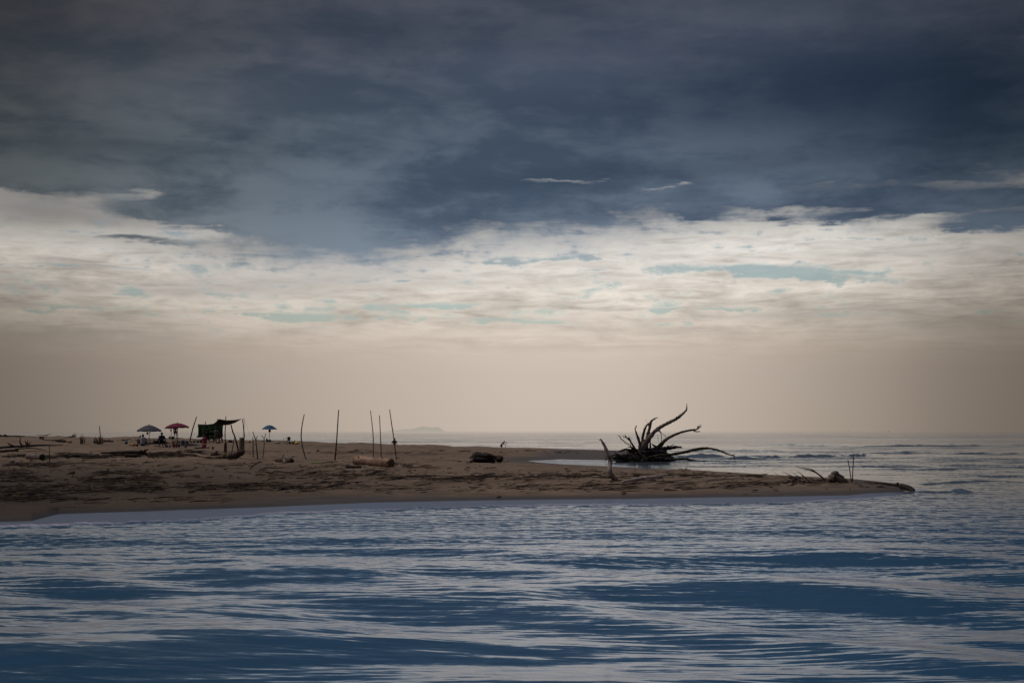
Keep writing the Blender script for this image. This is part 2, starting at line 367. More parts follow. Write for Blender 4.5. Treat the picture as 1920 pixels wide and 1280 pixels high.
def grid_mesh(name, X, Y, Z, m, attrs=None):
    R, C = X.shape
    me = bpy.data.meshes.new(name); n = R * C
    me.vertices.add(n); me.vertices.foreach_set('co', np.stack([X, Y, Z], -1).astype(np.float32).ravel())
    i = np.arange(R - 1)[:, None] * C + np.arange(C - 1)[None]; q = np.stack([i, i + 1, i + C + 1, i + C], -1).reshape(-1, 4)
    me.loops.add(q.size); me.loops.foreach_set('vertex_index', q.astype(np.int32).ravel())
    me.polygons.add(len(q)); me.polygons.foreach_set('loop_start', np.arange(0, q.size, 4, dtype=np.int32))
    me.polygons.foreach_set('use_smooth', np.ones(len(q), bool))
    me.update(calc_edges=True); me.materials.append(m)
    for k, a in (attrs or {}).items():
        t = me.attributes.new(k, 'FLOAT', 'POINT'); t.data.foreach_set('value', a.astype(np.float32).ravel())
    o = bpy.data.objects.new(name, me); col.objects.link(o); o['kind'] = 'structure'
    return o

def sand_mat():
    m = bpy.data.materials.new('sand'); m.use_nodes = True; nt = m.node_tree; g = G(nt); b = nt.nodes['Principled BSDF']
    geo = nt.nodes.new('ShaderNodeNewGeometry'); P = geo.outputs['Position']; x, y, z = g.sep(P)[0:3]
    n1 = g.noise(P, .35, 5, .6); n2 = g.noise(P, 3.2, 6, .65); n3 = g.noise(P, 26, 4, .7)
    ns = g.noise(g.vm('MULTIPLY', P, (.16, .62, 1)), 1.0, 8, .68, .8)
    ns2 = g.noise(g.vm('MULTIPLY', P, (.5, 1.5, 1)), 1.3, 7, .7, .6)
    c = g.mix(g.mr(n1, .3, .7), (.215, .146, .097), (.285, .200, .136))
    c = g.mix(g.mul(g.mr(n2, .42, .62), .35), c, (.16, .115, .080))
    c = g.mix(g.mul(g.mr(n3, .5, .7), .25), c, (.32, .245, .185))
    wr = g.mul(g.mr(ns, .52, .62), g.mr(ns2, .44, .58))
    c = g.mix(g.mul(wr, .82), c, (.045, .029, .018))
    n5 = g.noise(g.vm('MULTIPLY', P, (.9, 2.6, 1)), 4.0, 5, .7)
    c = g.mix(g.mul(g.mr(n5, .60, .68), .55), c, (.06, .038, .024))
    wz = g.add(z, g.mul(g.sub(n1, .5), .07))
    wet = g.mr(wz, .035, .125, 1, 0)
    c = g.mix(g.mul(wet, .85), c, (.052, .037, .027))
    # lens vignette painted into the near left sand; near right sand darker too
    c = g.mix(g.mul(g.mr(x, 2, -15), g.mul(g.mr(y, 85, 36), .85)), c, (.030, .021, .014))
    c = g.mix(g.mul(g.mr(x, 8, 16), g.mul(g.mr(y, 75, 50), .35)), c, (.05, .036, .026))
    at_ = nt.nodes.new('ShaderNodeAttribute'); at_.attribute_name = 'berm_dark'
    c = g.mix(g.mul(at_.outputs['Fac'], .6), c, (.065, .043, .030))
    g.put(b.inputs['Base Color'], c)
    g.put(b.inputs['Roughness'], g.mr(wet, 0, 1, .95, .55)); b.inputs['Specular IOR Level'].default_value = .25
    h = g.add(g.mul(n2, 1.), g.add(g.mul(n3, .25), g.mul(ns2, .6)))
    bp = nt.nodes.new('ShaderNodeBump'); bp.inputs['Strength'].default_value = .85; g.put(bp.inputs['Distance'], g.mr(wet, 0, 1, .16, .01))
    g.put(bp.inputs['Height'], h); nt.links.new(bp.outputs[0], b.inputs['Normal'])
    return m
cx = np.concatenate([np.linspace(-2600, -160, 160), np.linspace(-150, 1760, 960), np.linspace(1780, 4600, 60)])
rw = np.concatenate([np.linspace(1300, 1000, 20), np.linspace(998, 832, 420), np.linspace(831.7, 816, 90), np.linspace(815.5, 812, 15)])
Dr = 5334 / (rw - HY)                       # waterline distances ...
Dr = np.unique(np.concatenate([np.linspace(10, 27, 18), np.exp(np.linspace(math.log(27), math.log(230), 620)), [240, 260, 300, 400]]))
PX, DD = np.meshgrid(cx, Dr); ZZ = gz(PX, DD)
# a dark line in the sand colour along the old berm scarp
berm = np.interp(PX, [-600, 300, 480, 700, 900, 1100], [92, 96, 98, 103, 110, 120])
berm_dark = np.exp(-((DD - berm) / 2.6) ** 2) * np.clip((PX - 330) / 120, 0, 1) * np.clip((1000 - PX) / 120, 0, 1)
berm_dark *= .75 + .5 * np.sin(PX * .03) * np.sin(PX * .011 + 1)
grid_mesh('sand_beach', (PX - 960) * DD / F, DD, ZZ, sand_mat(), {'berm_dark': np.clip(berm_dark, 0, 1)})

# ------------------------------------------------------------------ the water
def water_mat():
    m = bpy.data.materials.new('water'); m.use_nodes = True; nt = m.node_tree; g = G(nt); nt.nodes.remove(nt.nodes['Principled BSDF'])
    geo = nt.nodes.new('ShaderNodeNewGeometry'); P = geo.outputs['Position']; x, y, z = g.sep(P)[0:3]
    dist = g.m('SQRT', g.add(g.mul(x, x), g.mul(y, y)))
    fa = nt.nodes.new('ShaderNodeAttribute'); fa.attribute_name = 'foam'; ca = nt.nodes.new('ShaderNodeAttribute'); ca.attribute_name = 'calm'
    calm = ca.outputs['Fac']
    near = g.mr(dist, 22, 55, 1, 0)
    deepc = g.mix(near, (.075, .105, .13), (.022, .092, .175))
    shal = g.mix(calm, deepc, (.085, .085, .10))
    nf = g.noise(g.vm('MULTIPLY', P, (1.2, 3., 1)), 5, 7, .75)
    fm = g.mr(g.add(fa.outputs['Fac'], g.mul(g.sub(nf, .5), 1.6)), .45, .95)
    c = g.mix(fm, shal, (.40, .38, .46))
    def slope(v, k, det, ro):
        n = nt.nodes.new('ShaderNodeTexNoise'); g.put(n.inputs['Vector'], g.vm('MULTIPLY', P, v)); n.inputs['Scale'].default_value = k
        n.inputs['Detail'].default_value = det; n.inputs['Roughness'].default_value = ro
        return g.vm('SUBTRACT', n.outputs['Color'], (.5, .5, .5))
    s4 = g.scale(slope((.005, .014, 1), 1.0, 7, .78), g.mr(dist, 200, 600, 0., .6))
    tame = g.mr(calm, 0, 1, 1, .10)
    s1 = g.scale(slope((.8, 2.2, 1), 6., 3, .6), g.mr(dist, 12, 30, .15, .42))
    s2 = g.scale(slope((.22, .8, 1), 1.6, 6, .66), g.mr(dist, 34, 70, .0, .30))
    s3 = g.scale(slope((.035, .16, 1), 1.0, 8, .72), g.mr(dist, 60, 130, 0., .55))
    sl_ = g.scale(g.vm('ADD', g.vm('ADD', s1, s4), g.vm('ADD', s2, s3)), tame)
    bias = g.mul(g.add(g.mr(dist, 24, 110, 0, -.022), g.mul(g.mr(dist, 22, 28, 0, 1), g.mr(dist, 40, 70, -.034, 0))), tame)
    sx_, sy_, sz_ = g.sep(sl_)[0:3]
    N_ = g.vm('NORMALIZE', g.vm('ADD', geo.outputs['Normal'], g.comb(g.mul(sx_, .5), g.add(sy_, bias), 0)))
    ro_ = g.add(g.add(g.mr(dist, 15, 140, .11, .12), g.mul(fm, .4)), g.mul(calm, .22))
    fr = nt.nodes.new('ShaderNodeFresnel'); fr.inputs[0].default_value = 1.333; nt.links.new(N_, fr.inputs[1])
    df = nt.nodes.new('ShaderNodeBsdfDiffuse'); g.put(df.inputs[0], c); nt.links.new(N_, df.inputs[1])
    gl = nt.nodes.new('ShaderNodeBsdfAnisotropic'); nt.links.new(N_, gl.inputs['Normal'])
    g.put(gl.inputs['Roughness'], ro_)
    g.put(gl.inputs['Color'], g.mix(calm, g.mix(g.mr(dist, 26, 60, 1, 0), (1., .97, .94), (.88, .93, 1.03)), (.50, .55, .66)))
    b = nt.nodes.new('ShaderNodeMixShader'); g.put(b.inputs[0], g.mul(fr.outputs[0], g.mr(fm, 0, 1, 1, .35)))
    nt.links.new(df.outputs[0], b.inputs[1]); nt.links.new(gl.outputs[0], b.inputs[2])
    # haze painted over the far sea as emission that grows with distance
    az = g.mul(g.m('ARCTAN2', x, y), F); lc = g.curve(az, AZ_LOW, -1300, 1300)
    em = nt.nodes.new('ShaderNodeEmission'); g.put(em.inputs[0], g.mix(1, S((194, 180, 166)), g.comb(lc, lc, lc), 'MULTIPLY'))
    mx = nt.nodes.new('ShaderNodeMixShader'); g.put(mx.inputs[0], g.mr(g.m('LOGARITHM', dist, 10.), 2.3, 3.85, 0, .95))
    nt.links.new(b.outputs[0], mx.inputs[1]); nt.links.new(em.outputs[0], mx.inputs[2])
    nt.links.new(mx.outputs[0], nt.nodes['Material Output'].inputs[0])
    return m
wx = np.concatenate([np.linspace(-5200, -420, 90), np.linspace(-400, 2320, 1240), np.linspace(2360, 7100, 90)])
wr_ = np.concatenate([np.linspace(3400, 1560, 40), np.linspace(1550, 1300, 240), np.linspace(1299.4, 1000, 560), np.linspace(999.6, 812, 470), np.linspace(811.6, 808.25, 12)])
wD = 5334 / (wr_ - HY); wD = np.concatenate([wD, [40000]])
PX, DD = np.meshgrid(wx, wD); X = (PX - 960) * DD / F; Y = DD
G0 = gz(PX, DD)
depth = np.clip(-G0, 0, None)
dmin = 2.2 * np.gradient(wD)[:, None] * np.ones_like(X)        # smallest wave the rows can carry
def waves(lams, amps, th0, spread, n, seed, warp=0.):
    r = np.random.default_rng(seed); z = np.zeros_like(X)
    wxp = X + warp * np.sin(.31 * Y + .23 * X + seed); wyp = Y + warp * .6 * np.sin(.27 * X - .19 * Y + 2 * seed)
    for i in range(n):
        l = lams[0] * (lams[1] / lams[0]) ** r.random(); th = th0 + r.normal() * spread; k = 2 * PI / l
        a = l * amps / math.sqrt(n) * r.uniform(.6, 1.4); ph = r.uniform(0, 2 * PI)
        keep = np.clip((l / np.abs(dmin) - 1) / 1.0, 0, 1) * np.clip((l / (np.abs(DD) * 2.4 / F * 2) - 1), 0, 1)
        z += a * keep * np.sin(k * (wxp * math.sin(th) + wyp * math.cos(th)) + ph)
    return z
lowv = lambda k, s: .5 + .5 * np.sin(k * X + 1.3 * k * Y * .7 + s) * np.sin(.7 * k * X - k * Y * 1.1 + 2 * s)
shoal = np.clip(depth / .35, 0, 1) ** 1.2
shorew = np.clip((depth - .02) / .3, 0, 1)
# foreground river mouth: broad humps with fine glassy ripples riding on them
hump = waves((1.7, 6.5), .0112, .30, .5, 30, 14, .8)
rip = waves((.11, .42), .0085, .06, .15, 48, 5, .9) * (.34 + .95 * lowv(.9, .7) ** 1.3)
rip2 = waves((.5, 1.3), .0052, -.10, .3, 26, 8, .4)
chop = waves((.25, 1.2), .0065, 0., .6, 30, 21, .2) * np.clip((DD - 23) / 9, 0, 1)
swell = waves((4, 13), .010, .05, .30, 26, 33, .8) * np.clip((DD - 40) / 40, 0, 1)
mids = waves((1.2, 5), .006, .0, .45, 30, 40, .5) * np.clip((DD - 34) / 20, 0, 1)
nearw = np.clip((32 - DD) / 9, .12, 1)
Zw = (hump + rip + rip2) * nearw + chop + swell + mids
Zw *= shoal
def ridge(px0, px1, py, A, wd, slope=0., soft=40, front=.45):
    global Zw, foam
    D0 = 5334 / (py + slope * (PX - (px0 + px1) / 2) - HY) + 1.2 * np.sin(PX * .021 + py)
    win = 1 / (1 + np.exp(-(PX - px0) / soft)) / (1 + np.exp((PX - px1) / soft))
    t = DD - D0; g_ = np.where(t < 0, np.exp(-(t / (wd * front)) ** 2), np.exp(-(t / wd) ** 2))
    Zw += A * g_ * win * (1 + .25 * np.sin(PX * .022 + py) + .12 * np.sin(PX * .127 + 2 * py) + .10 * np.sin(PX * .31 + py)) * np.clip(depth / .3, 0, 1)
foam = np.zeros_like(X)
ridge(1020, 1090, 839.5, 0.252, 3.45, 0, 14)
ridge(1270, 1352, 857, 0.252, 1.84, .01, 6)
ridge(1395, 1640, 857, 0.216, 1.72, -.03, 24)
ridge(1560, 1660, 853, 0.120, 1.61, 0, 12)
ridge(1380, 1930, 836.5, 0.252, 4.60, 0, 50)
ridge(1650, 2100, 851, 0.168, 2.30, 0, 40)
ridge(700, 1200, 829, 0.270, 6.90, .0, 80)
ridge(560, 900, 822, 0.240, 9.20, .0, 60)
ridge(1200, 1500, 845, 0.132, 2.30, .0, 40)
ridge(1500, 2100, 824, 0.300, 9.20, .0, 80)
ridge(1690, 2200, 905, 0.042, 0.80, .0, 30)
ridge(1500, 2000, 880, 0.060, 1.15, .01, 60)
# standing hump past the log at the tip
hx, hy = (1795 - 960) * 46.5 / F, 46.5
Zw += .075 * (1 + .5 * np.sin(X * 9 + 3 * Y)) * np.exp(-((X - hx) / .5) ** 2 - ((Y - hy) / .5) ** 2) + .06 * np.exp(-((X - hx + 1.2) / .6) ** 2 - ((Y - hy) / .4) ** 2)
# swash front: a low ragged lip where the film meets the river chop
lipy = np.interp(PX, [-600, 0, 60, 150, 340, 420, 520, 700, 960, 1100, 1250, 1400, 1500, 1600, 1660, 1720], [990, 988, 985, 982, 976, 971, 962, 956, 948, 946, 946, 944, 941, 936, 932, 925])
lipD = 5334 / (lipy - HY) + .16 * np.sin(PX * .05) + .10 * np.sin(PX * .13 + 1) + .06 * np.sin(PX * .31 + 2)
shD = np.interp(PX, KX, KD[:, 2])
inwin = (PX < 1730) & (DD < 60)
t = DD - lipD
calm = np.where(inwin & (t > 0) & (DD < shD + 2), 1., 0.) * np.clip(t / .12, 0, 1) * np.clip((1716 - PX) / 36, 0, 1)
Zw = np.where(inwin, Zw * (1 - calm), Zw)
fs = np.clip(t + 2.2, 0, 2.2) / 2.2
Zw = np.where(inwin, Zw + np.clip((1722 - PX) / 50, 0, 1) * .035 * np.exp(-(t / .10) ** 2) + .02 * np.exp(-((t + .5) / .15) ** 2) * (.5 + .5 * np.sin(PX * .07)), Zw)
fadeR = np.clip((1722 - PX) / 50, 0, 1)
foam = np.where(inwin, fadeR * .80 * np.exp(-((t + .05) / .14) ** 2) + fadeR * .36 * np.where(t < 0, np.exp(-(t / .8) ** 2), 0) * (.5 + .5 * np.sin(PX * .012 + 1)), foam)
# white wash off the tip log
foam = np.maximum(foam, .95 * np.exp(-((X - (1735 - 960) * 48.5 / F) / .45) ** 2 - ((Y - 49.3) / 1.0) ** 2))
for (a, b_, py, k) in ((1285, 1400, 858, .5), (1400, 1600, 852, .35), (560, 1140, 834, .45), (900, 1200, 838, .35)):
    win = 1 / (1 + np.exp(-(PX - a) / 15)) / (1 + np.exp((PX - b_) / 15)); foam = np.maximum(foam, k * win * np.exp(-((5334 / (py - HY) - DD) / 2.2) ** 2))
farsh = np.interp(PX, KX, KD[:, 8]) + 14
lag = (PX > 900) & (PX < 1225) & (DD > 70) & (DD < 118)       # the sheltered inlet behind the spit
calm = np.where(lag, .40 * np.clip((1225 - PX) / 60, 0, 1), calm)
Zw = np.where(lag, Zw * (1 - .9 * calm), Zw)
Zw = np.where(G0 > 0, np.minimum(Zw, 0), Zw)
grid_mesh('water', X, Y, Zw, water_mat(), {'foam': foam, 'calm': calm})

# ------------------------------------------------------------------ driftwood built from points read in the photo
def wood(parts, D, m, name, label, cat='driftwood', group=None, org=None, dref=None):
    """parts: list of (part name or None, [(px, py, depth offset)], [radii in photo px], material)"""
    k = D / F
    org = org if org is not None else at(parts[0][1][0][0], parts[0][1][0][1], D)
    multi = len(parts) > 1
    root = thing(name, label, cat, org, group) if multi else None
    for (pn, pts, rad, mt) in parts:
        b = MB(); W = [at(p[0], p[1], D + (p[2] if len(p) > 2 else 0)) for p in pts]
        b.tube(W, [r * k for r in (rad if isinstance(rad, (list, tuple)) else [rad] * len(pts))], 9, 5, .16)
        if multi: b.link(pn or 'branch', mt or m, root)
        else:
            o = b.link(name, mt or m, None, org); tag(o, label, cat, group); return o
    return root
def log(px0, py0, px1, py1, r0, r1, m, name, label, cat='log', group=None, bend=0., twist=0., knots=0, endmat=None):
    """a log lying on the sand between two pixels; radii in photo px"""
    a = hit(px0, py0); c = hit(px1, py1); k = a.y / F; ra, rc = r0 * k, r1 * k
    a.z += ra * .75; c.z += rc * .75
    b = MB(); n = 6; pts = []; rad = []
    side = Vector((0, 0, 1)).cross((c - a).normalized())
    for i in range(n + 1):
        t = i / n; p = a.lerp(c, t) + side * math.sin(t * PI) * bend * k + Vector((0, 0, random.uniform(-.1, .1) * ra))
        pts.append(p); rad.append((ra + (rc - ra) * t) * random.uniform(.92, 1.08))
    b.tube(pts, rad, 14, 5, .08)
    for i in range(knots):
        t = random.uniform(.1, .9); p = a.lerp(c, t); r = ra + (rc - ra) * t; an = random.uniform(.2, 2.9)
        dv = side * math.cos(an) + Vector((0, 0, 1)) * math.sin(an)
        b.tube([p + dv * r * .7, p + dv * r * 1.25], [r * .28, r * .16], 6, 1, .2)
    if endmat is None:
        o = b.link(name, m, None, a); return tag(o, label, cat, group)
    root = thing(name, label, cat, a, group); b.link('trunk', m, root)
    e = MB(); d = (c - a).normalized(); e.tube([c + d * .002, c + d * .03], [rc * .93, rc * .86], 14, 1, .05); e.link('cut_end', endmat, root)
    return root
def stake(px0, py0, px1, py1, r, m, label, bow=0., group=None, name='wooden_pole', knobs=0, dd=0., extra=None):
    """a pole planted at the first pixel, its tip at the second"""
    a = hit(px0, py0); D = a.y; k = D / F; t = at(px1, py1, D + dd)
    a.z -= .15
    pts = [a]
    for i in range(1, 4):
        q = a.lerp(t, i / 4); q.x += bow * k * math.sin(i / 4 * PI) + random.uniform(-.3, .3) * k; pts.append(q)
    pts.append(t)
    b = MB(); b.tube(pts, [r * k * f for f in (1.15, 1.05, 1, .9, .75)], 7, 4, .10)
    for i in range(knobs):
        q = a.lerp(t, .35 + .6 * i / knobs); b.tube([q, q + Vector((random.uniform(-1, 1), 0, .6)) * k * 1.6], [r * k * .8, r * k * .3], 5, 1)
    if extra:
        root = thing(name, label, 'pole', a, group); b.link('shaft', m, root)
        for (pts2, r2) in extra:
            e = MB(); e.tube([at(p[0], p[1], D) for p in pts2], [q * k for q in r2], 6, 3, .1); e.link('fork', m, root)
        return root
    return tag(b.link(name, m, None, a), label, 'pole', group)

GP = 'tall thin poles planted upright in the sand'
stake(575.5, 861, 570.5, 776, 1.15, W_GREY, 'bowed thin pole curving right at its tip, standing alone right of the turquoise parasol', -8, GP)
stake(627.5, 863, 635, 768, 1.2, W_DARK, 'dark straight pole left of the cut log, leaning slightly right', .6, GP)
stake(700, 857, 694.5, 769, .85, W_YEL, 'thin knotty pole behind the cut log, its top bent to the left', 2.4, GP, knobs=5)
stake(714.5, 857, 711.5, 778, .85, W_BROWN, 'shortest and straightest of the three thin poles behind the cut log', .6, GP)
stake(744, 862, 730.5, 767.5, .95, W_BROWN, 'thin pole leaning left behind the right end of the pale sawn log', .3, GP)
stake(355, 827.5, 368.5, 781, 1.15, W_BROWN, 'bare pole leaning right between the red parasol and the green windbreak', -.8, GP, dd=1.)
stake(164, 852, 161, 0, 1, W_BROWN, '', 0) if False else None
stake(94, 868, 92, 831, .75, W_BROWN, 'short thin stake standing in front of the sawn log end at far left', -.4, 'short stakes planted in the sand')
stake(662.5, 891.5, 663.5, 874, .55, W_BROWN, 'very short stake just in front of the dark flat driftwood slab', 0, 'short stakes planted in the sand')
stake(1190, 883.5, 1190.6, 866.5, .6, W_DARK, 'short dark stake between the pale standing snag and the big uprooted stump', 0, 'short stakes planted in the sand')
stake(1597.5, 902, 1590, 861.5, .95, W_GREY, 'shorter left stake of the crossed pair near the tip of the spit', 0, 'two stakes at the tip of the spit')
stake(1597.5, 903, 1601.2, 849, 1.0, W_BROWN, 'taller right stake of the crossed pair near the tip of the spit', 0, 'two stakes at the tip of the spit')
stake(188, 832, 186.5, 798.5, .9, W_BROWN, 'tall stick rising from a reed clump at left, well above the horizon', .8, GP)
# forked sticks
GF = 'forked sticks planted in the sand right of the shelter'
stake(474.8, 858, 474, 819, .9, W_DARK, 'dark straight stick, leftmost of the sticks right of the upright stump', 0, GF, 'forked_stick')
D_ = hit(483.5, 860).y
stake(483.8, 860.5, 479.6, 823.5, 1.1, W_DARK, 'dark forked stick with a long left prong, in the middle of the three sticks', 0, GF, 'forked_stick',
      extra=[([(479.7, 824.5), (476.5, 817), (473.8, 808.5)], (1, .85, .6)), ([(479.7, 824.5), (481.5, 820), (483, 817)], (.8, .7, .5)), ([(481.2, 834), (478.5, 833.6), (476, 833)], (.9, .6, .3))])
stake(491, 858.5, 495.2, 822, .75, W_BROWN, 'slender brown forked stick, right one of the three, with two even prongs', 1.6, GF, 'forked_stick',
      extra=[([(495.2, 823), (492.5, 819), (490, 815.5)], (.7, .6, .4)), ([(495.2, 823), (497, 817), (498.6, 812)], (.7, .65, .5)), ([(492.5, 851), (494.5, 849), (496, 848)], (.4, .3, .2))])

# ------------------------------------------------------------------ the great uprooted stump in the inlet
def cp(L, dd=0., s=6., ox=1080, oy=740): return [(ox + p[0] / s, oy + p[1] / s, dd + (p[2] if len(p) > 2 else 0)) for p in L]
DS = 92.0; rs0 = random.Random(12)
stump = thing('uprooted_stump', 'huge dark uprooted tree stump with long upturned roots lying in the shallow inlet', 'stump', at(1215, 866, DS))
def sp(name, L, R, m=W_DARK, dd=0., rough=.16, seg=9):
    b = MB(); pts = cp(L, dd); b.tube([at(*p[:2], DS + p[2]) for p in pts], [r * .88 / 6 * DS / F for r in R], seg, 7, rough * 1.5)
    if R[-1] < 8 and len(R) > 3 and R[0] >= 8:
        e = at(*pts[-1][:2], DS + pts[-1][2]); e0 = at(*pts[-2][:2], DS + pts[-2][2]); u_ = (e - e0).normalized()
        for q_ in range(2): d = (u_ + Vector((rs0.uniform(-.8, .8), rs0.uniform(-.5, .5), rs0.uniform(-.8, .8)))).normalized() * rs0.uniform(.15, .32); p_ = e0.lerp(e, rs0.uniform(.6, .95)); b.tube([p_, p_ + d * .6, p_ + d], [.035, .022, .008], 5, 2, .2)
    for i in range(len(pts) - 1):
        if R[i] > 9 and rs0.random() < .75:
            q = at(*pts[i][:2], DS + pts[i][2]).lerp(at(*pts[i + 1][:2], DS + pts[i + 1][2]), rs0.random()); d = Vector((rs0.uniform(-1, 1), rs0.uniform(-.8, .3), rs0.uniform(-.6, 1))).normalized() * R[i] / 6 * DS / F * rs0.uniform(1.3, 2.4)
            b.tube([q, q + d * .7, q + d], [R[i] / 6 * DS / F * .35, R[i] / 6 * DS / F * .22, .012], 5, 2, .2)
    return b.link(name, m, stump)
W_ROOT = mat('dark_root_wood', (.13, .088, .062), (.026, .018, .013), 4, .88, (1, 1, 1), .9, .04)
W_ROOTL = mat('lighter_root_wood', (.27, .20, .155), (.07, .05, .038), 4, .88, (1, 1, 1), .9, .04)
sp('root', [(730, 670, 0), (765, 580, -.4), (820, 490, -.6), (900, 400, -.4), (1000, 335, 0), (1110, 280, .3), (1190, 222, .5), (1240, 172, .6), (1248, 132, .6)], [50, 42, 31, 25, 22, 19, 16, 11, 3], W_ROOTL)
r_ = sp('root', [(780, 640, .4), (800, 490, .3), (825, 385, .2), (843, 305, 0), (870, 278, 0), (892, 260, 0)], [32, 24, 18, 15, 10, 3], W_ROOTL)
sp('root', [(850, 292, 0), (880, 276, 0), (898, 276, 0)], [9, 6, 2], W_ROOT)
sp('root', [(742, 640, .9), (750, 500, .8), (768, 405, .7), (798, 340, .6), (830, 318, .5)], [24, 19, 15, 11, 7], W_ROOT)
sp('root', [(722, 660, -.8), (716, 545, -1), (690, 465, -1.1), (673, 412, -1.2), (660, 375, -1.2)], [26, 20, 14, 9, 2], W_ROOTL)
sp('root', [(705, 660, -.5), (655, 590, -.9), (622, 540, -1), (598, 490, -1.1), (590, 478, -1.1)], [13, 12, 11, 10, 8], W_ROOT)
sp('root', [(600, 510, -1.1), (570, 480, -1.2), (548, 450, -1.2)], [8, 7, 5], W_DARK); sp('root', [(562, 478, -1.2), (540, 472, -1.2), (524, 458, -1.2)], [5, 4, 3], W_DARK)
sp('root', [(612, 562, -1), (575, 550, -1.2), (530, 515, -1.3), (500, 485, -1.4), (495, 466, -1.4), (470, 455, -1.4)], [6, 6, 5, 5, 5, 3], W_DARK)
sp('root', [(655, 650, -.7), (625, 600, -.8), (612, 560, -.9)], [10, 7, 4], W_DARK); sp('root', [(660, 640, -.2), (640, 610, -.3), (660, 600, -.3)], [8, 6, 4], W_DARK)
sp('root', [(870, 650, -.3), (950, 568, -.5), (1030, 492, -.6), (1150, 432, -.7), (1250, 405, -.7), (1325, 392, -.7), (1355, 388, -.7), (1386, 366, -.7)], [50, 28, 19, 15, 13, 11, 10, 7], W_ROOT)
sp('root', [(1320, 400, -.7), (1350, 412, -.7), (1398, 411, -.7)], [9, 7, 5], W_DARK); sp('root', [(1372, 374, -.7), (1372, 355, -.7), (1380, 343, -.7)], [12, 7, 3], W_DARK)
sp('root', [(860, 650, .7), (950, 615, .8), (1040, 603, .9), (1130, 588, 1), (1192, 590, 1)], [46, 34, 24, 17, 8], W_DARK, rough=.3)
sp('root', [(1020, 600, .9), (1060, 578, .9), (1106, 553, .9)], [10, 8, 2], W_DARK); sp('root', [(1050, 595, .8), (1030, 575, .8), (1018, 560, .8)], [7, 5, 2], W_DARK)
sp('root', [(775, 722, -1.6), (840, 700, -1.7), (930, 682, -1.8), (1060, 672, -1.6), (1200, 650, -1.4), (1320, 620, -1.2), (1430, 602, -1.2), (1520, 604, -1.4), (1620, 630, -1.6), (1700, 662, -1.8), (1790, 688, -2)], [8, 15, 17, 18, 19, 18, 17, 14, 11, 9, 5], W_MOSS)
sp('root', [(1620, 632, -1.6), (1608, 624, -1.6)], [8, 3], W_DARK)
sp('fallen_trunk', [(780, 735, -.6), (900, 738, -.8), (1050, 732, -.9), (1160, 722, -1), (1230, 722, -1), (1300, 732, -1), (1380, 738, -1), (1450, 740, -1)], [30, 26, 20, 17, 16, 11, 5, 2], W_MOSS, rough=.2)
sp('root', [(830, 640, .2), (836, 580, .2), (832, 520, .2)], [17, 13, 9], W_DARK)
sp('root', [(478, 640, -.5), (520, 624, -.5), (560, 614, -.5), (620, 632, -.4), (700, 660, 0)], [5, 13, 14, 22, 26], W_DARK, rough=.3)
sp('root', [(935, 388, -.6), (958, 445, -.7), (962, 500, -.7), (955, 545, -.7)], [5, 5, 4, 3], W_GREY); sp('root', [(938, 395, -.6), (975, 440, -.7), (1010, 466, -.7), (1002, 492, -.7)], [3, 3, 3, 2], W_DARK)
sp('root', [(912, 445, -.5), (922, 480, -.5), (928, 538, -.5)], [2.5, 2, 1.5], W_DARK)
sp('rootlet', [(833, 318, .5), (800, 310, .5), (785, 290, .5), (790, 262, .5)], [2, 1.3, 1.2, 1], W_DARK, rough=0, seg=5)
sp('rootlet', [(790, 400, .5), (770, 380, .5), (765, 350, .5), (790, 330, .5)], [1.6, 1.2, 1, 1], W_DARK, rough=0, seg=5)
b = MB(); b.ball(at(1208, 861, DS), 1.7, 1.3, .42, 26, 16, .55, 2.2); b.ball(at(1210, 851, DS), .75, .6, .5, 20, 12, .45, 2); b.ball(at(1228, 857, DS), 1.1, .9, .42, 20, 12, .5, 2); b.link('root_mass', W_DARK, stump)
b = MB()
rs = random.Random(3)
for i in range(150):
    x0 = rs.uniform(-2.4, .9); ax = Vector((x0, rs.uniform(-1.8, 1.), rs.uniform(-.2, .5) * (1 - abs(x0 + .8) / 3.4)))
    p = at(1225, 862, DS) + ax; d = Vector((rs.uniform(-1, .6), rs.uniform(-.5, .3), rs.uniform(-.35, .5))) * rs.uniform(.4, 1.1)
    b.tube([p, p + d * .5 + Vector((0, 0, rs.uniform(-.1, .15))), p + d], [rs.uniform(.03, .09), rs.uniform(.02, .06), .012], 5, 2, .2)
b.link('root_tangle', W_DARK, stump)
b = MB()
b.tube([at(1148, 858, DS - 1), at(1165, 861, DS - 1), at(1200, 860, DS - 1)], [.05, .12, .2], 7, 4, .2)
for i in range(60):
    p = at(rs.uniform(1150, 1192), rs.uniform(855, 863), DS - rs.uniform(.8, 1.2)); d = Vector((rs.uniform(-1, .5), rs.uniform(-.3, .3), rs.uniform(-.4, .4))) * .6
    b.tube([p, p + d * .5, p + d + Vector((0, 0, -.1))], [.05, .035, .012], 5, 2, .2)
b.link('root_tangle', W_MOSS, stump)
b = MB(); b.tube([at(1228, 869, DS - 2), at(1240, 875, DS - 8), at(1252, 881, DS - 16)], .022, 5, 3); tag(b.link('thin_branch', W_BROWN, None, at(1228, 869, DS - 2)), 'very thin branch in the water below the uprooted stump', 'branch')
b = MB(); b.tube([at(1349, 863, 97), at(1356, 862.7, 97), at(1364, 863.5, 97)], [.05, .09, .04], 6, 3, .2); tag(b.link('floating_stick', W_DARK, None, at(1356, 863, 97)), 'small dark stick floating right of the uprooted stump', 'stick')

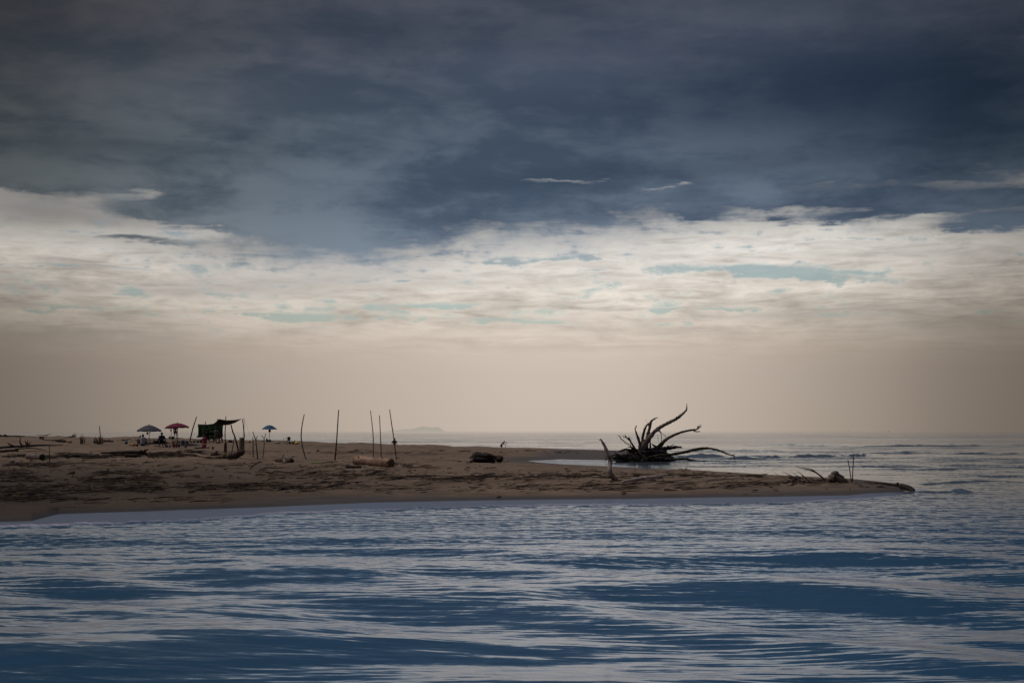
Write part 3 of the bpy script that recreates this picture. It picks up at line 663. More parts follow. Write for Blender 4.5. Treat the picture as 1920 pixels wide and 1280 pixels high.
# ------------------------------------------------------------------ pale standing snag and pale branch on the spit
a = hit(1152, 900); DG = a.y
SNAGW = mat('silvery_snag_wood', (.50, .39, .34), (.12, .088, .075), 5, .88, (1, 1, .7), .9, .03)
sn = thing('standing_snag', 'pale twisted snag standing on the spit left of the big uprooted stump', 'driftwood', a)
def sg(name, L, R, m):
    b = MB(); b.tube([at(*p[:2], DG + p[2]) for p in cp(L)], [r / 6 * DG / F for r in R], 10, 6, .13); b.link(name, m, sn)
sg('trunk', [(275, 494), (300, 535), (330, 590), (352, 640), (378, 710, .1), (383, 770, .1), (378, 830), (384, 880), (392, 915)], [5, 15, 17, 18, 22, 24, 23, 26, 30], SNAGW)
sg('root', [(385, 890), (415, 925, -.1), (450, 950, -.2), (478, 975, -.3)], [28, 30, 22, 12], W_BROWN)
sg('root', [(392, 900), (375, 925, -.2), (345, 930, -.4)], [24, 14, 6], W_BROWN); sg('root', [(440, 960, -.1), (462, 945, -.1), (466, 930, -.1)], [10, 9, 5], W_GREY)
sg('branch', [(355, 650), (335, 625), (318, 610)], [14, 11, 5], W_BROWN); sg('branch', [(278, 498), (268, 505), (266, 514)], [8, 5, 3], W_GREY)
sg('branch', [(350, 636), (340, 650), (333, 658)], [9, 7, 3], W_BROWN)
PINKW = mat('pinkish_grey_wood', (.62, .48, .42), (.36, .27, .23), 6, .85)
# ------------------------------------------------------------------ logs and stumps lying about
log(666, 870.0, 733, 874.5, 9.3, 8.6, W_LOG, 'cut_log', 'thick pale pinkish sawn log lying below the tall thin poles', knots=5, endmat=W_END, bend=2)
log(649, 876.5, 676, 877, 2.6, 2.4, W_DARK, 'driftwood_slab', 'dark flat slab of wood in front of the left end of the pale sawn log', 'driftwood')
log(52, 859, 79, 862, 5.5, 6.2, W_GREY, 'cut_log', 'short grey log at far left with its dark sawn end facing the water', endmat=W_DARK, knots=2)
log(1272, 880, 1294, 881, .9, .8, W_DARK, 'driftwood_plank', 'small dark plank on the inlet edge right of the standing snag', 'driftwood')
for (x0, y0, h_, lab) in ((1279, 880.4, 2.0, 'left'), (1286, 880.8, 3.6, 'taller')):
    a = hit(x0, y0); k = a.y / F; b = MB(); b.tube([a - Vector((0, 0, .05)), a + Vector((0, 0, h_ * k))], [.05, .035], 6, 2, .1); tag(b.link('wooden_stub', W_DARK, None, a), lab + ' wooden stub sticking up by the small dark plank on the inlet edge', 'stub', 'stubs by the plank')
# root mass behind the middle of the spit
a = hit(910, 867); k = a.y / F
st = thing('root_stump', 'black tangled root mass with a sandy root ball, middle of the spit', 'stump', a)
b = MB(); b.ball(a + Vector((-.1, 0, 8.5 * k)), 23 * k, .5, 9 * k, 22, 12, .35, 2.2); b.ball(a + Vector((-17 * k, .1, 10.5 * k)), 9 * k, .4, 9 * k, 16, 10, .3, 2)
for i in range(60):
    p = a + Vector((rs.uniform(-22, 18) * k, rs.uniform(-.5, .3), rs.uniform(4, 15) * k)); d = Vector((rs.uniform(-1, 1), rs.uniform(-.4, .2), rs.uniform(-.2, 1))) * rs.uniform(2, 6) * k
    b.tube([p, p + d * .6, p + d], [.05, .03, .01], 5, 2, .2)
b.link('root_mass', W_DARK, st)
b = MB(); b.tube([a + Vector((-21 * k, -.1, 9 * k)), a + Vector((-26 * k, -.3, 3 * k)), a + Vector((-30 * k, -.4, 0))], [.14, .12, .06], 8, 3, .2); b.link('root', W_GREY, st)
b = MB(); b.ball(a + Vector((26 * k, .5, 6.5 * k)), 8 * k, .35, 6.5 * k, 16, 10, .25, 3); b.link('root_ball', W_BROWN, st)
# stump and brush near the tip
a = hit(1567, 905); k = a.y / F
st = thing('root_stump', 'grey knotted stump with drooping roots near the tip of the spit', 'stump', a)
b = MB(); b.tube([a + Vector((-14 * k, 0, 4 * k)), a + Vector((-4 * k, 0, 9 * k)), a + Vector((4 * k, 0, 9.5 * k)), a + Vector((14 * k, 0, 4 * k))], [6 * k, 9.5 * k, 9 * k, 5 * k], 14, 5, .3)
b.tube([a + Vector((-8 * k, -.05, 17 * k)), a + Vector((-1 * k, -.1, 19 * k)), a + Vector((4 * k, -.1, 15 * k))], [3 * k, 4 * k, 3 * k], 10, 4, .25); b.link('root_mass', W_GREY, st)
for i in range(13):
    t = i / 12; x0 = -4 + 16 * t
    b = MB(); b.tube([a + Vector((x0 * k, -.12, (14 - 6 * t) * k)), a + Vector(((x0 + 5 + rs.uniform(-1, 2)) * k, -.32, (9 - 3 * t) * k)), a + Vector(((x0 + 5 + rs.uniform(-3, 3)) * k, -.4, 0))], [1.5 * k, 1.3 * k, .8 * k], 6, 4, .2)
    b.link('root', W_BROWN if i % 2 else W_DARK, st)
DB = hit(1535, 903).y
wood([('branch', [(1547, 901), (1540, 893), (1528, 884.5), (1515, 880), (1500, 876), (1492, 873.5)], [1.9, 1.6, 1.4, 1.1, .8, .4], W_GREY),
      ('branch', [(1530, 885.5), (1524, 880.5), (1515, 877), (1507, 875.5)], [1.1, .9, .6, .3], W_GREY)], DB, W_GREY, 'bare_branch', 'long bare branch rising left from beside the tip stump', 'driftwood')
DB = hit(1500, 904).y; parts = []
for i in range(22):
    bx = rs.uniform(1478, 1530); by = rs.uniform(900, 904); L = rs.uniform(10, 32)
    an = rs.uniform(.15, .85); parts.append(('branch', [(bx, by, rs.uniform(-.5, .5)), (bx - L * .5 * math.cos(an), by - L * .5 * math.sin(an) * .9, 0), (bx - L * math.cos(an), by - L * math.sin(an) * .8 - rs.uniform(0, 2), rs.uniform(-.3, .3))], [.9, .7, .35], rs.choice([W_GREY, W_GREY, W_BROWN])))
parts.append(('branch', [(1485, 903), (1470, 896), (1452, 886)], [.7, .5, .3], W_BROWN)); parts.append(('branch', [(1500, 900), (1482, 891), (1468, 884)], [.8, .6, .3], W_BROWN))
wood(parts, DB, W_GREY, 'brush_pile', 'low heap of bare twigs and branches left of the tip stump', 'driftwood', org=hit(1500, 904))
# sodden log at the very tip
DT = 47.4
wood([('trunk', [(1640, 904.5, 2), (1662, 907, 1.4), (1680, 909, .6), (1692, 911.5, 0), (1702, 914, -.3), (1710, 918, -.6), (1712, 925, -.7)], [1.5, 2.2, 2.8, 5.2, 5.4, 5.2, 5], W_DARK),
      ('branch', [(1682, 909, .2), (1684, 904, .2)], [3, 1.6], W_DARK), ('trunk', [(1620, 903.5, 3), (1640, 904.2, 2.4), (1678, 909, 1)], [1.0, 1.6, 1.8], mat('ochre_wet_wood', (.14, .085, .035), (.05, .03, .014), 6, .8)),
      ('root', [(1644, 911.5, 0), (1650, 912, -.2), (1657, 911.5, -.2)], [1.2, 1.6, 1], W_DARK)], DT, W_DARK, 'sodden_log', 'black wet log ending in the water at the tip of the spit', 'log', org=at(1700, 922, DT))
b = MB(); b.tube([at(1710, 914, 51), at(1730, 913.6, 51), at(1750, 914.6, 51)], [.035, .03, .012], 6, 3, .1); tag(b.link('floating_stick', W_BROWN, None, at(1710, 914, 51)), 'thin stick poking into the water beyond the tip log', 'stick')

# ------------------------------------------------------------------ the driftwood around the shelter
a = hit(434, 860); D0 = a.y
wood([('trunk', [(398, 850, .6), (402, 853, .4), (415, 855.5, .2), (430, 856, 0), (442, 853, 0), (452, 848.5, 0), (458, 845, 0)], [4.5, 5.5, 5, 4.5, 6, 5.5, 3.5], W_BROWN),
      ('root', [(400, 852, .3), (405, 847, .2), (409, 846, .2)], [4, 3, 1.4], W_GREY), ('root', [(418, 858, -.2), (422, 851, -.2), (424, 847.5, -.2)], [3.4, 2.4, 1.2], W_YEL),
      ('root', [(424, 858, -.2), (429, 853, -.2), (430, 848.5, -.2)], [3, 2, .8], W_GREY), ('root', [(432, 859, 0), (444, 856, 0), (456, 849, 0)], [2.5, 3.6, 3], W_DARK)],
     D0, W_BROWN, 'curved_driftwood_trunk', 'thick curved brown trunk lying below the shelter', 'driftwood', org=a)
a = hit(395, 859); D0 = a.y
wood([('trunk', [(370, 852.5, .5), (376, 854, .3), (386, 856, 0), (396, 857, 0), (406, 856, 0), (417, 855.2, 0)], [3.0, 2.6, 2, 1.9, 2.2, 1.7], W_PALE),
      ('root', [(373, 852, .4), (366, 850.6, .5), (358, 851, .6), (347, 849.5, .8), (340, 848, 1)], [2, 1.5, 1.4, 1.3, .8], W_PALE), ('root', [(357, 851, .6), (355, 848, .6), (354, 845.5, .6)], [1.3, .8, .4], W_PALE)],
     D0, W_PALE, 'driftwood_branch', 'long bleached branch lying left of the curved trunk', 'driftwood', org=a)
# upright stumps
a = hit(453.5, 845); k = a.y / F; b = MB(); b.tube([a + Vector((0, 0, -.1)), a + Vector((-.1 * k, 0, 12 * k)), a + Vector((.2 * k, 0, 25 * k))], [5.2 * k, 5.0 * k, 4.7 * k], 14, 6, .05)
tag(b.link('upright_stump', mat('barkless_stump_wood', (.25, .18, .125), (.10, .068, .045), 4, .85, (2, 2, .5)), None, a), 'thick pale upright stump at the right end of the curved trunk', 'stump')
a = hit(422.5, 850); k = a.y / F; b = MB(); b.tube([a + Vector((0, 0, -.1)), a + Vector((0, 0, 10 * k)), a + Vector((.4 * k, 0, 20.5 * k))], [2.6 * k, 2.9 * k, 2.3 * k], 12, 5, .07)
tag(b.link('upright_stump', W_BROWN, None, a), 'thin dark brown upright stump left of the crossed props', 'stump')
# crossed props in front of the shelter
a = hit(432.5, 861.5); D0 = a.y; b = MB(); b.tube([a, at(435, 845, D0), at(439.8, 818, D0)], [1 * D0 / F, .8 * D0 / F, .6 * D0 / F], 7, 4, .08)
tag(b.link('wooden_prop', W_DARK, None, a), 'short dark prop leaning right against the bent pole under the canopy', 'pole')
# dark wrack trunk left of shelter
DL = hit(240, 857).y
wood([('trunk', [(190, 849, .5), (205, 848.5, .3), (230, 847.5, 0), (255, 848, 0), (266, 847, 0)], [1.8, 2.3, 2.6, 4.2, 4.4], W_DARK), ('root', [(262, 848, 0), (270, 846, 0), (277.5, 842, 0)], [3.6, 2.4, 1], W_DARK),
      ('root', [(268, 847, 0), (271, 843.5, 0), (270, 842, 0)], [2, 1.4, .6], W_DARK), ('root', [(266, 848, 0), (273, 850, 0), (275, 854, 0)], [3.5, 2.6, 1.2], W_DARK), ('trunk', [(235, 853, -.2), (250, 854, -.2), (262, 853.5, -.2)], [3, 3.5, 2.4], W_DARK)],
     DL, W_DARK, 'driftwood_log', 'long dark driftwood trunk with a jagged root end below the striped parasol', 'driftwood', org=hit(240, 857))
DL = hit(150, 858).y
wood([('trunk', [(110, 857.5, 0), (125, 857, 0), (140, 853.5, 0), (150, 855, 0), (165, 855, 0), (185, 855.5, 0)], [1, 1.6, 2.6, 2.2, 2.6, 1.4], W_DARK), ('branch', [(124, 858, -.3), (121, 855, -.3), (119, 852.5, -.3)], [.8, .6, .3], W_BROWN),
      ('branch', [(150, 857, -.4), (170, 857.5, -.4), (186, 856, -.4)], [1.2, 1.4, .8], W_BROWN)],
     DL, W_DARK, 'driftwood_log', 'low dark broken trunk right of the short grey sawn log', 'driftwood', org=hit(150, 858))
DL = hit(30, 846).y
wood([('trunk', [(-12, 843, .4), (0, 839, .2), (25, 837, 0), (50, 836, 0), (75, 834.5, 0), (100, 834.5, 0), (118, 834, 0)], [2.4, 2.2, 2, 2.4, 1.8, 1.1, .5], W_DARK),
      ('branch', [(42, 836, 0), (38.5, 831, 0), (37, 826, 0), (39, 819.5, 0)], [2, 1.4, 1, .6], W_DARK), ('branch', [(50, 835, 0), (48.5, 830, 0), (46.5, 825.5, 0)], [1.8, 1.1, .4], W_DARK), ('branch', [(50, 834, 0), (51.5, 829, 0), (52.5, 825.5, 0)], [1.6, 1, .4], W_DARK),
      ('branch', [(52, 835, 0), (55, 831.5, 0), (58.5, 828.5, 0)], [1.8, 1.2, .5], W_DARK), ('branch', [(28, 837, 0), (20, 834, 0), (14, 830, 0)], [2.2, 1.8, .8], W_DARK)],
     DL, W_DARK, 'driftwood_branch', 'black forked fallen branch with upright prongs at far left', 'driftwood', org=hit(30, 846))
DL = hit(15, 849).y
wood([('trunk', [(-14, 846, 0), (5, 845.5, 0), (20, 844.5, 0), (34, 844, 0)], [2.5, 2.3, 2.4, 2.2], W_DARK), ('branch', [(28, 842, 0), (40, 840.5, 0), (60, 840, 0), (76, 842, 0), (88, 845, 0)], [1.6, 1.3, 1.1, .9, .4], W_BROWN)],
     DL, W_DARK, 'driftwood_log', 'thick dark trunk below the forked fallen branch at far left', 'driftwood', org=hit(15, 849))
DL = hit(107, 829).y
wood([('trunk', [(80, 824.5, 0), (95, 825, 0), (110, 826, 0), (124, 827.5, 0)], [.5, .8, 2.2, 2.2], W_DARK), ('branch', [(109, 825, 0), (116, 823, 0), (124, 821, 0)], [.7, .6, .3], W_DARK)],
     DL, W_DARK, 'driftwood_log', 'dark chunky log beside a pale yellow lump at upper left', 'driftwood', org=hit(107, 829))
DL = hit(130, 819.6).y
wood([('trunk', [(118, 819, 0), (130, 818.6, 0), (142, 817.6, 0)], [.6, 1.1, 1.2], W_DARK), ('branch', [(134, 818, 0), (138, 815, 0), (141, 811.5, 0)], [1, .9, .4], W_DARK), ('branch', [(138, 818, 0), (142, 816, 0), (145, 813.5, 0)], [1, .8, .3], W_DARK)],
     DL, W_DARK, 'driftwood_branch', 'small forked black branch on the beach crest left of the reeds', 'driftwood', org=hit(130, 819.6))
DL = hit(85, 817.8).y
wood([('branch', [(68, 815.6, 0), (80, 815.8, 0), (90, 816, 0)], [.4, .5, .5], W_DARK), ('branch', [(83, 816.3, 0), (90, 814.5, 0), (96, 813.4, 0)], [.6, .5, .4], W_DARK)], DL, W_DARK, 'driftwood_branch', 'thin black branch sticking up on the beach crest at upper left', 'driftwood')
a = hit(30, 818.5); k = a.y / F; b = MB(); b.tube([a + Vector((-18 * k, 0, .8 * k)), a + Vector((0, 0, .9 * k)), a + Vector((17 * k, 0, .7 * k))], [1.2 * k, 1.3 * k, .7 * k], 8, 5, .2); tag(b.link('driftwood_log', W_DARK, None, a), 'low flat dark log along the beach crest at the left edge', 'driftwood')
for (x, r, lab) in ((1.5, 2.6, 'dark reddish lump on the beach crest, leftmost of two'), (9.5, 2.9, 'dark rounded lump on the beach crest, right one of two at the left edge')):
    a = hit(x, 818); k = a.y / F; b = MB(); b.ball(a + Vector((0, 0, r * .55 * k)), r * 1.1 * k, r * k, r * .8 * k, 12, 8, .3); b.tube([a + Vector((-r * k, 0, r * .4 * k)), a + Vector((-r * 1.7 * k, 0, .1))], [.14, .06], 6, 2, .2)
    tag(b.link('driftwood_stump', mat('reddish_dark_wood', (.06, .022, .018), (.02, .01, .009), 8), None, a), lab, 'driftwood', 'dark lumps on the beach crest')
DL = hit(204, 831).y
wood([('trunk', [(193, 825, 0), (200, 826, 0), (208, 827, 0), (213, 827.5, 0)], [.8, 1.4, 1.7, 1], W_DARK), ('branch', [(203, 826, 0), (206, 822.5, 0)], [.8, .3], W_DARK), ('branch', [(196, 826, 0), (193, 828.5, 0)], [1, .5], W_DARK)],
     DL, W_DARK, 'driftwood_branch', 'small dark branch right of the tall reed clump', 'driftwood', org=hit(204, 831))
# bleached branches on two short logs
a = hit(537, 868); D0 = a.y; log(519, 865.5, 527, 866, 3.6, 3.6, W_BROWN, 'short_log', 'short brown log under the left end of the white branches')
log(538, 866, 547, 867, 4.0, 4.4, W_BROWN, 'short_log', 'short brown log under the right end of the white branches')
WH = mat('sun_whitened_wood', (.46, .38, .32), (.24, .19, .15), 8, .8)
pr = []
for L_ in ([(525, 864), (528, 856), (531, 851)], [(529, 865), (530.5, 857), (532, 850)], [(528.5, 865), (529, 858), (531, 851)], [(514, 868.5), (524, 868.6), (534, 867.5), (544, 858), (548, 855)], [(534, 858), (540, 862), (546, 867)],
           [(532, 868), (540, 861), (546, 856), (554, 854), (561, 853)], [(548, 855.5), (548, 852.5)], [(536, 866), (545, 864), (547, 868)], [(531, 867), (538, 863), (544, 861)], [(540, 856), (548, 857), (556, 855)]):
    pr.append(('branch', [(p[0], p[1], rs.uniform(-.25, .25)) for p in L_], [.9] * (len(L_) - 1) + [.35], WH))
wood(pr, D0, WH, 'bleached_branches', 'pile of crooked white bleached branches lying over two short logs', 'driftwood', org=a)
# single sticks lying on the sand
def lying(L, R, m, label, name='driftwood_stick', cat='stick', group=None, lift=.02):
    pts = [hit(p[0], p[1]) for p in L]; k = pts[0].y / F
    for p, r in zip(pts, R): p.z += r * k * .8 + lift
    b = MB(); b.tube(pts, [r * k for r in R], 7, 4, .18); return tag(b.link(name, m, None, pts[0]), label, cat, group)
D_ = hit(469, 881).y
wood([('branch', [(468.5, 880.5), (474, 873), (483, 868), (492, 865)], [.8, 1.1, 1, .5], W_DARK)], D_, W_DARK, 'driftwood_stick', 'dark stick slanting up to the right in front of the forked sticks', 'stick')
D_ = hit(505, 890).y
wood([('branch', [(505.5, 890), (510, 886), (515, 884), (521, 882.5)], [1.1, 1.1, 1.1, .8], W_DARK)], D_, W_DARK, 'driftwood_stick', 'short black crooked stick below the white bleached branches', 'stick')
lying([(1166, 905.8), (1175, 905), (1190, 902.5), (1205, 899.5), (1222, 898), (1238, 895.6), (1243, 895)], [2.0, 3.0, 3.5, 3.3, 3.1, 3.2, 1.8], PINKW, 'long pale smooth branch lying beside the standing snag', 'driftwood_branch', 'driftwood')
for (L, R, m, lab) in [
    ([(479, 892), (488, 890.5), (500, 891.5), (512, 892), (526, 892.5)], [1.2, 1.6, 1, 1.2, .8], W_YEL, 'yellowish stick with a knob, just below the short black crooked stick'),
    ([(479, 886.5), (490, 886), (500, 886.2)], [.6, .7, .4], W_YEL, 'thin straw coloured stick above the knobbed yellowish stick'),
    ([(518, 886.5), (530, 886), (545, 887)], [.7, .9, .6], W_BROWN, 'thin brown stick right of the short black crooked stick'),
    ([(555, 898), (566, 897.5), (577, 897)], [.6, .9, .4], W_DARK, 'thin dark stick in line with the bowed pole, nearer the water'),
    ([(610, 871.5), (625, 872), (644, 872)], [.7, 1, .5], W_YEL, 'flat yellowish stick left of the dark slab'),
    ([(699, 886), (715, 885.8), (737, 885.5)], [.6, .7, .4], W_YEL, 'thin straw coloured stick lying below the pale sawn log'),
    ([(732, 895), (745, 896.5), (757, 897.5), (762, 900)], [.8, 1.4, 1.2, .5], W_DARK, 'dark wavy stick lying left of centre below the sawn log'),
    ([(762, 893.5), (775, 893), (800, 892.5), (826, 893.5), (860, 894.5)], [1.6, .7, .9, .8, .4], W_DARK, 'long thin dark stick stretching right from below the sawn log'),
    ([(354, 924), (380, 920.5), (410, 918), (440, 917), (480, 914), (520, 909)], [1.6, 1.3, 1, 1, .9, .5], W_BROWN, 'very long brown branch lying along the near beach, left of centre'),
    ([(420, 912), (470, 909), (520, 906), (560, 911), (594, 915)], [.6, .9, .9, .7, .5], W_DARK, 'long bent dark stick above the very long brown branch'),
    ([(596, 907.5), (604, 905.5), (612, 905), (618, 907)], [.8, 1.8, 2, 1.2], W_DARK, 'short thick black chunk right of the long bent stick'),
    ([(524, 919.5), (531, 917.5), (537, 918.5)], [1.4, 2.3, 1.8], W_DARK, 'squat dark lump of wood below the long bent dark stick'),
    ([(105, 928), (150, 925), (200, 921), (250, 915), (268, 911)], [.6, .9, 1, .8, .5], W_DARK, 'long dark stick slanting up to the right on the near left beach'),
    ([(234, 905), (245, 906.5), (262, 905.5), (285, 907)], [.9, 1.6, 1.4, 1.2], W_YEL, 'yellowish flattened branch on the near left beach'),
    ([(0, 903.5), (25, 904), (40, 900), (52, 895)], [1.2, 1.1, .8, .4], W_DARK, 'dark branch at the left edge curving up to the right'),
    ([(68, 905), (85, 903.5), (102, 902)], [.8, 1.4, .8], W_DARK, 'short dark stick right of the curving branch at the left edge'),
    ([(262, 895), (272, 892.5), (280, 894.5), (288, 898)], [.8, 1.4, 1, .6], W_DARK, 'dark knotted twig above the yellowish flattened branch'),
    ([(301, 888.5), (309, 886.5), (319, 888)], [1, 1.9, 1], W_DARK, 'small dark clump of wood in the middle of the left beach'),
    ([(128, 869), (135, 871), (142, 873)], [.4, .5, .3], W_BROWN, 'thin short twig below the low dark broken trunk'),
    ([(16, 872), (50, 869.5), (80, 872), (104, 875)], [.6, .9, .8, .4], W_BROWN, 'thin brown branch below the grey sawn log at far left'),
    ([(1086, 884), (1105, 883.7), (1120, 883.2)], [.5, .7, .5], W_DARK, 'thin dark stick lying left of the standing snag'),
    ([(1116, 890.5), (1124, 892), (1130, 893.5)], [.6, .8, .4], W_DARK, 'short dark twig just left of the foot of the standing snag'),
    ([(1245, 920.7), (1258, 921), (1270, 920.6)], [.8, 1.3, .8], W_DARK, 'flat dark stick near the water below the pale smooth branch'),
    ([(1166, 928), (1171, 926.6), (1174, 927.4)], [1, 1.6, 1], W_DARK, 'small black chunk at the water edge below the standing snag'),
    ([(931, 934.5), (937, 933), (939, 931.5)], [.8, 1.4, .8], W_DARK, 'tiny black chunk at the water edge near the middle'),
    ([(905, 878), (915, 879), (928, 879)], [.4, .6, .4], W_BROWN, 'thin brown twig lying below the black root mass'),
    ([(1200, 902), (1240, 904), (1275, 906), (1300, 905)], [.5, .8, .6, .4], W_BROWN, 'thin curving twig right of the pale smooth branch'),
    ([(130, 889), (137, 887.5), (139, 885)], [1.4, 1.8, 1.2], W_DARK, 'small black lump pair left of the middle of the left beach'),
    ([(206, 880), (209, 886), (211, 891)], [.4, .5, .4], W_BROWN, 'short thin twig standing askew on the left beach'),
    ([(640, 894.5), (655, 896), (670, 896)], [.5, .9, .5], W_DARK, 'short dark stick in front of the very short stake'),
    ([(825, 899), (850, 902), (880, 903)], [.4, .7, .4], W_BROWN, 'thin brown twig right of centre on the near beach'),
    ([(1310, 890), (1335, 893), (1360, 891)], [.5, .8, .4], W_BROWN, 'slender dark twig halfway along the narrow part of the spit')]:
    lying(L, R, m, lab, group='sticks lying scattered on the sand')

# ------------------------------------------------------------------ litter nobody could count
def twigs(bands, n, seed, name, label, m, lam=(.08, .7), rr=(.004, .017), flat=.9):
    r = random.Random(seed); b = MB(); tot = sum(q[4] for q in bands)
    for q in bands:
        x0, x1, y0, y1, wgt = q
        kk = int(n * wgt / tot)
        for i in range(kk):
            cxp = r.uniform(x0, x1); t = (r.random() + r.random()) / 2; cyp = y0 + (y1 - y0) * t + 1.5 * math.sin(cxp * .04 + y0)
            a_ = hit(cxp, cyp)
            if a_.z < .03: continue
            L = r.uniform(*lam) * (1 if r.random() < .85 else 2); an = r.gauss(0, .5); d = Vector((math.cos(an), math.sin(an) * 1.5, r.uniform(-.02, .10))) * L
            w_ = r.uniform(*rr) * (a_.y / 55) ** .8; p = a_ + Vector((0, 0, w_ * .6))
            mid = p + d * .5 + Vector((0, r.uniform(-.1, .1) * L, r.uniform(0, .05) * L))
            e = p + d; e.z = max(e.z, gw(e.x, e.y) + w_ * .4) if e.y > 28 else e.z
            b.tube([p, mid, e], [w_, w_ * 1.1, w_ * .5], 4, 1)
    o = b.link(name, m, None, (0, 0, 0)); o['label'] = label; o['category'] = 'driftwood litter'; o['kind'] = 'stuff'; return o
BANDS = [(-40, 290, 906, 926, 60), (-40, 70, 925, 940, 20), (140, 290, 893, 909, 32), (0, 420, 926, 944, 18), (330, 640, 903, 922, 60), (100, 290, 849, 859, 50), (275, 372, 845, 859, 60),
         (0, 100, 852, 860, 20), (0, 110, 866, 878, 20), (160, 330, 880, 892, 14), (480, 720, 882, 900, 30), (560, 800, 866, 884, 16), (700, 900, 892, 902, 34), (880, 1080, 886, 900, 30),
         (1080, 1420, 884, 900, 30), (1080, 1420, 899, 922, 26), (1400, 1560, 898, 912, 14), (620, 1180, 903, 926, 30), (170, 420, 824, 830, 14), (500, 1100, 845, 849, 12), (-40, 60, 880, 906, 20), (60, 500, 860, 884, 16), (1250, 1300, 877, 882, 6)]
twigs(BANDS, 1500, 1, 'driftwood_litter', 'dark twigs and wrack strewn in bands over the sand', W_DARK)
twigs(BANDS, 1200, 2, 'driftwood_litter', 'brown twigs and reeds strewn in bands over the sand', W_BROWN)
twigs(BANDS, 420, 3, 'driftwood_litter', 'pale straw and chips strewn over the sand', W_YEL, (.1, .6), (.003, .012))
twigs([(-40, 1700, 840, 930, 10)], 700, 4, 'driftwood_litter', 'tiny scattered bits of wood on open sand', W_DARK, (.04, .2), (.006, .018))
def tuft(px, py, n, hh, sp_, label, m=W_YEL, seed=1):
    r = random.Random(seed); a = hit(px, py); k = a.y / F; b = MB()
    for i in range(n):
        q = a + Vector((r.uniform(-sp_, sp_) * k, r.uniform(-.4, .4), -.05)); t = q + Vector((r.gauss(0, sp_ * .5) * k, r.uniform(-.2, .2), r.uniform(.4, 1) * hh * k))
        b.tube([q, q.lerp(t, .5) + Vector((r.uniform(-.5, .5) * k, 0, 0)), t], [.022, .018, .008], 4, 2)
    tag(b.link('reed_clump', m, None, a), label, 'reeds', 'clumps of dry reeds on the beach')
tuft(155, 830.5, 16, 20, 3.2, 'loose clump of dry reeds, left of the tall stick', W_BROWN, 4)
tuft(187, 832, 26, 18, 4, 'dense clump of dry reeds around the foot of the tall stick', W_BROWN, 5)
tuft(178, 831, 10, 14, 3, 'sparse short reeds between the two larger reed clumps', W_BROWN, 6)

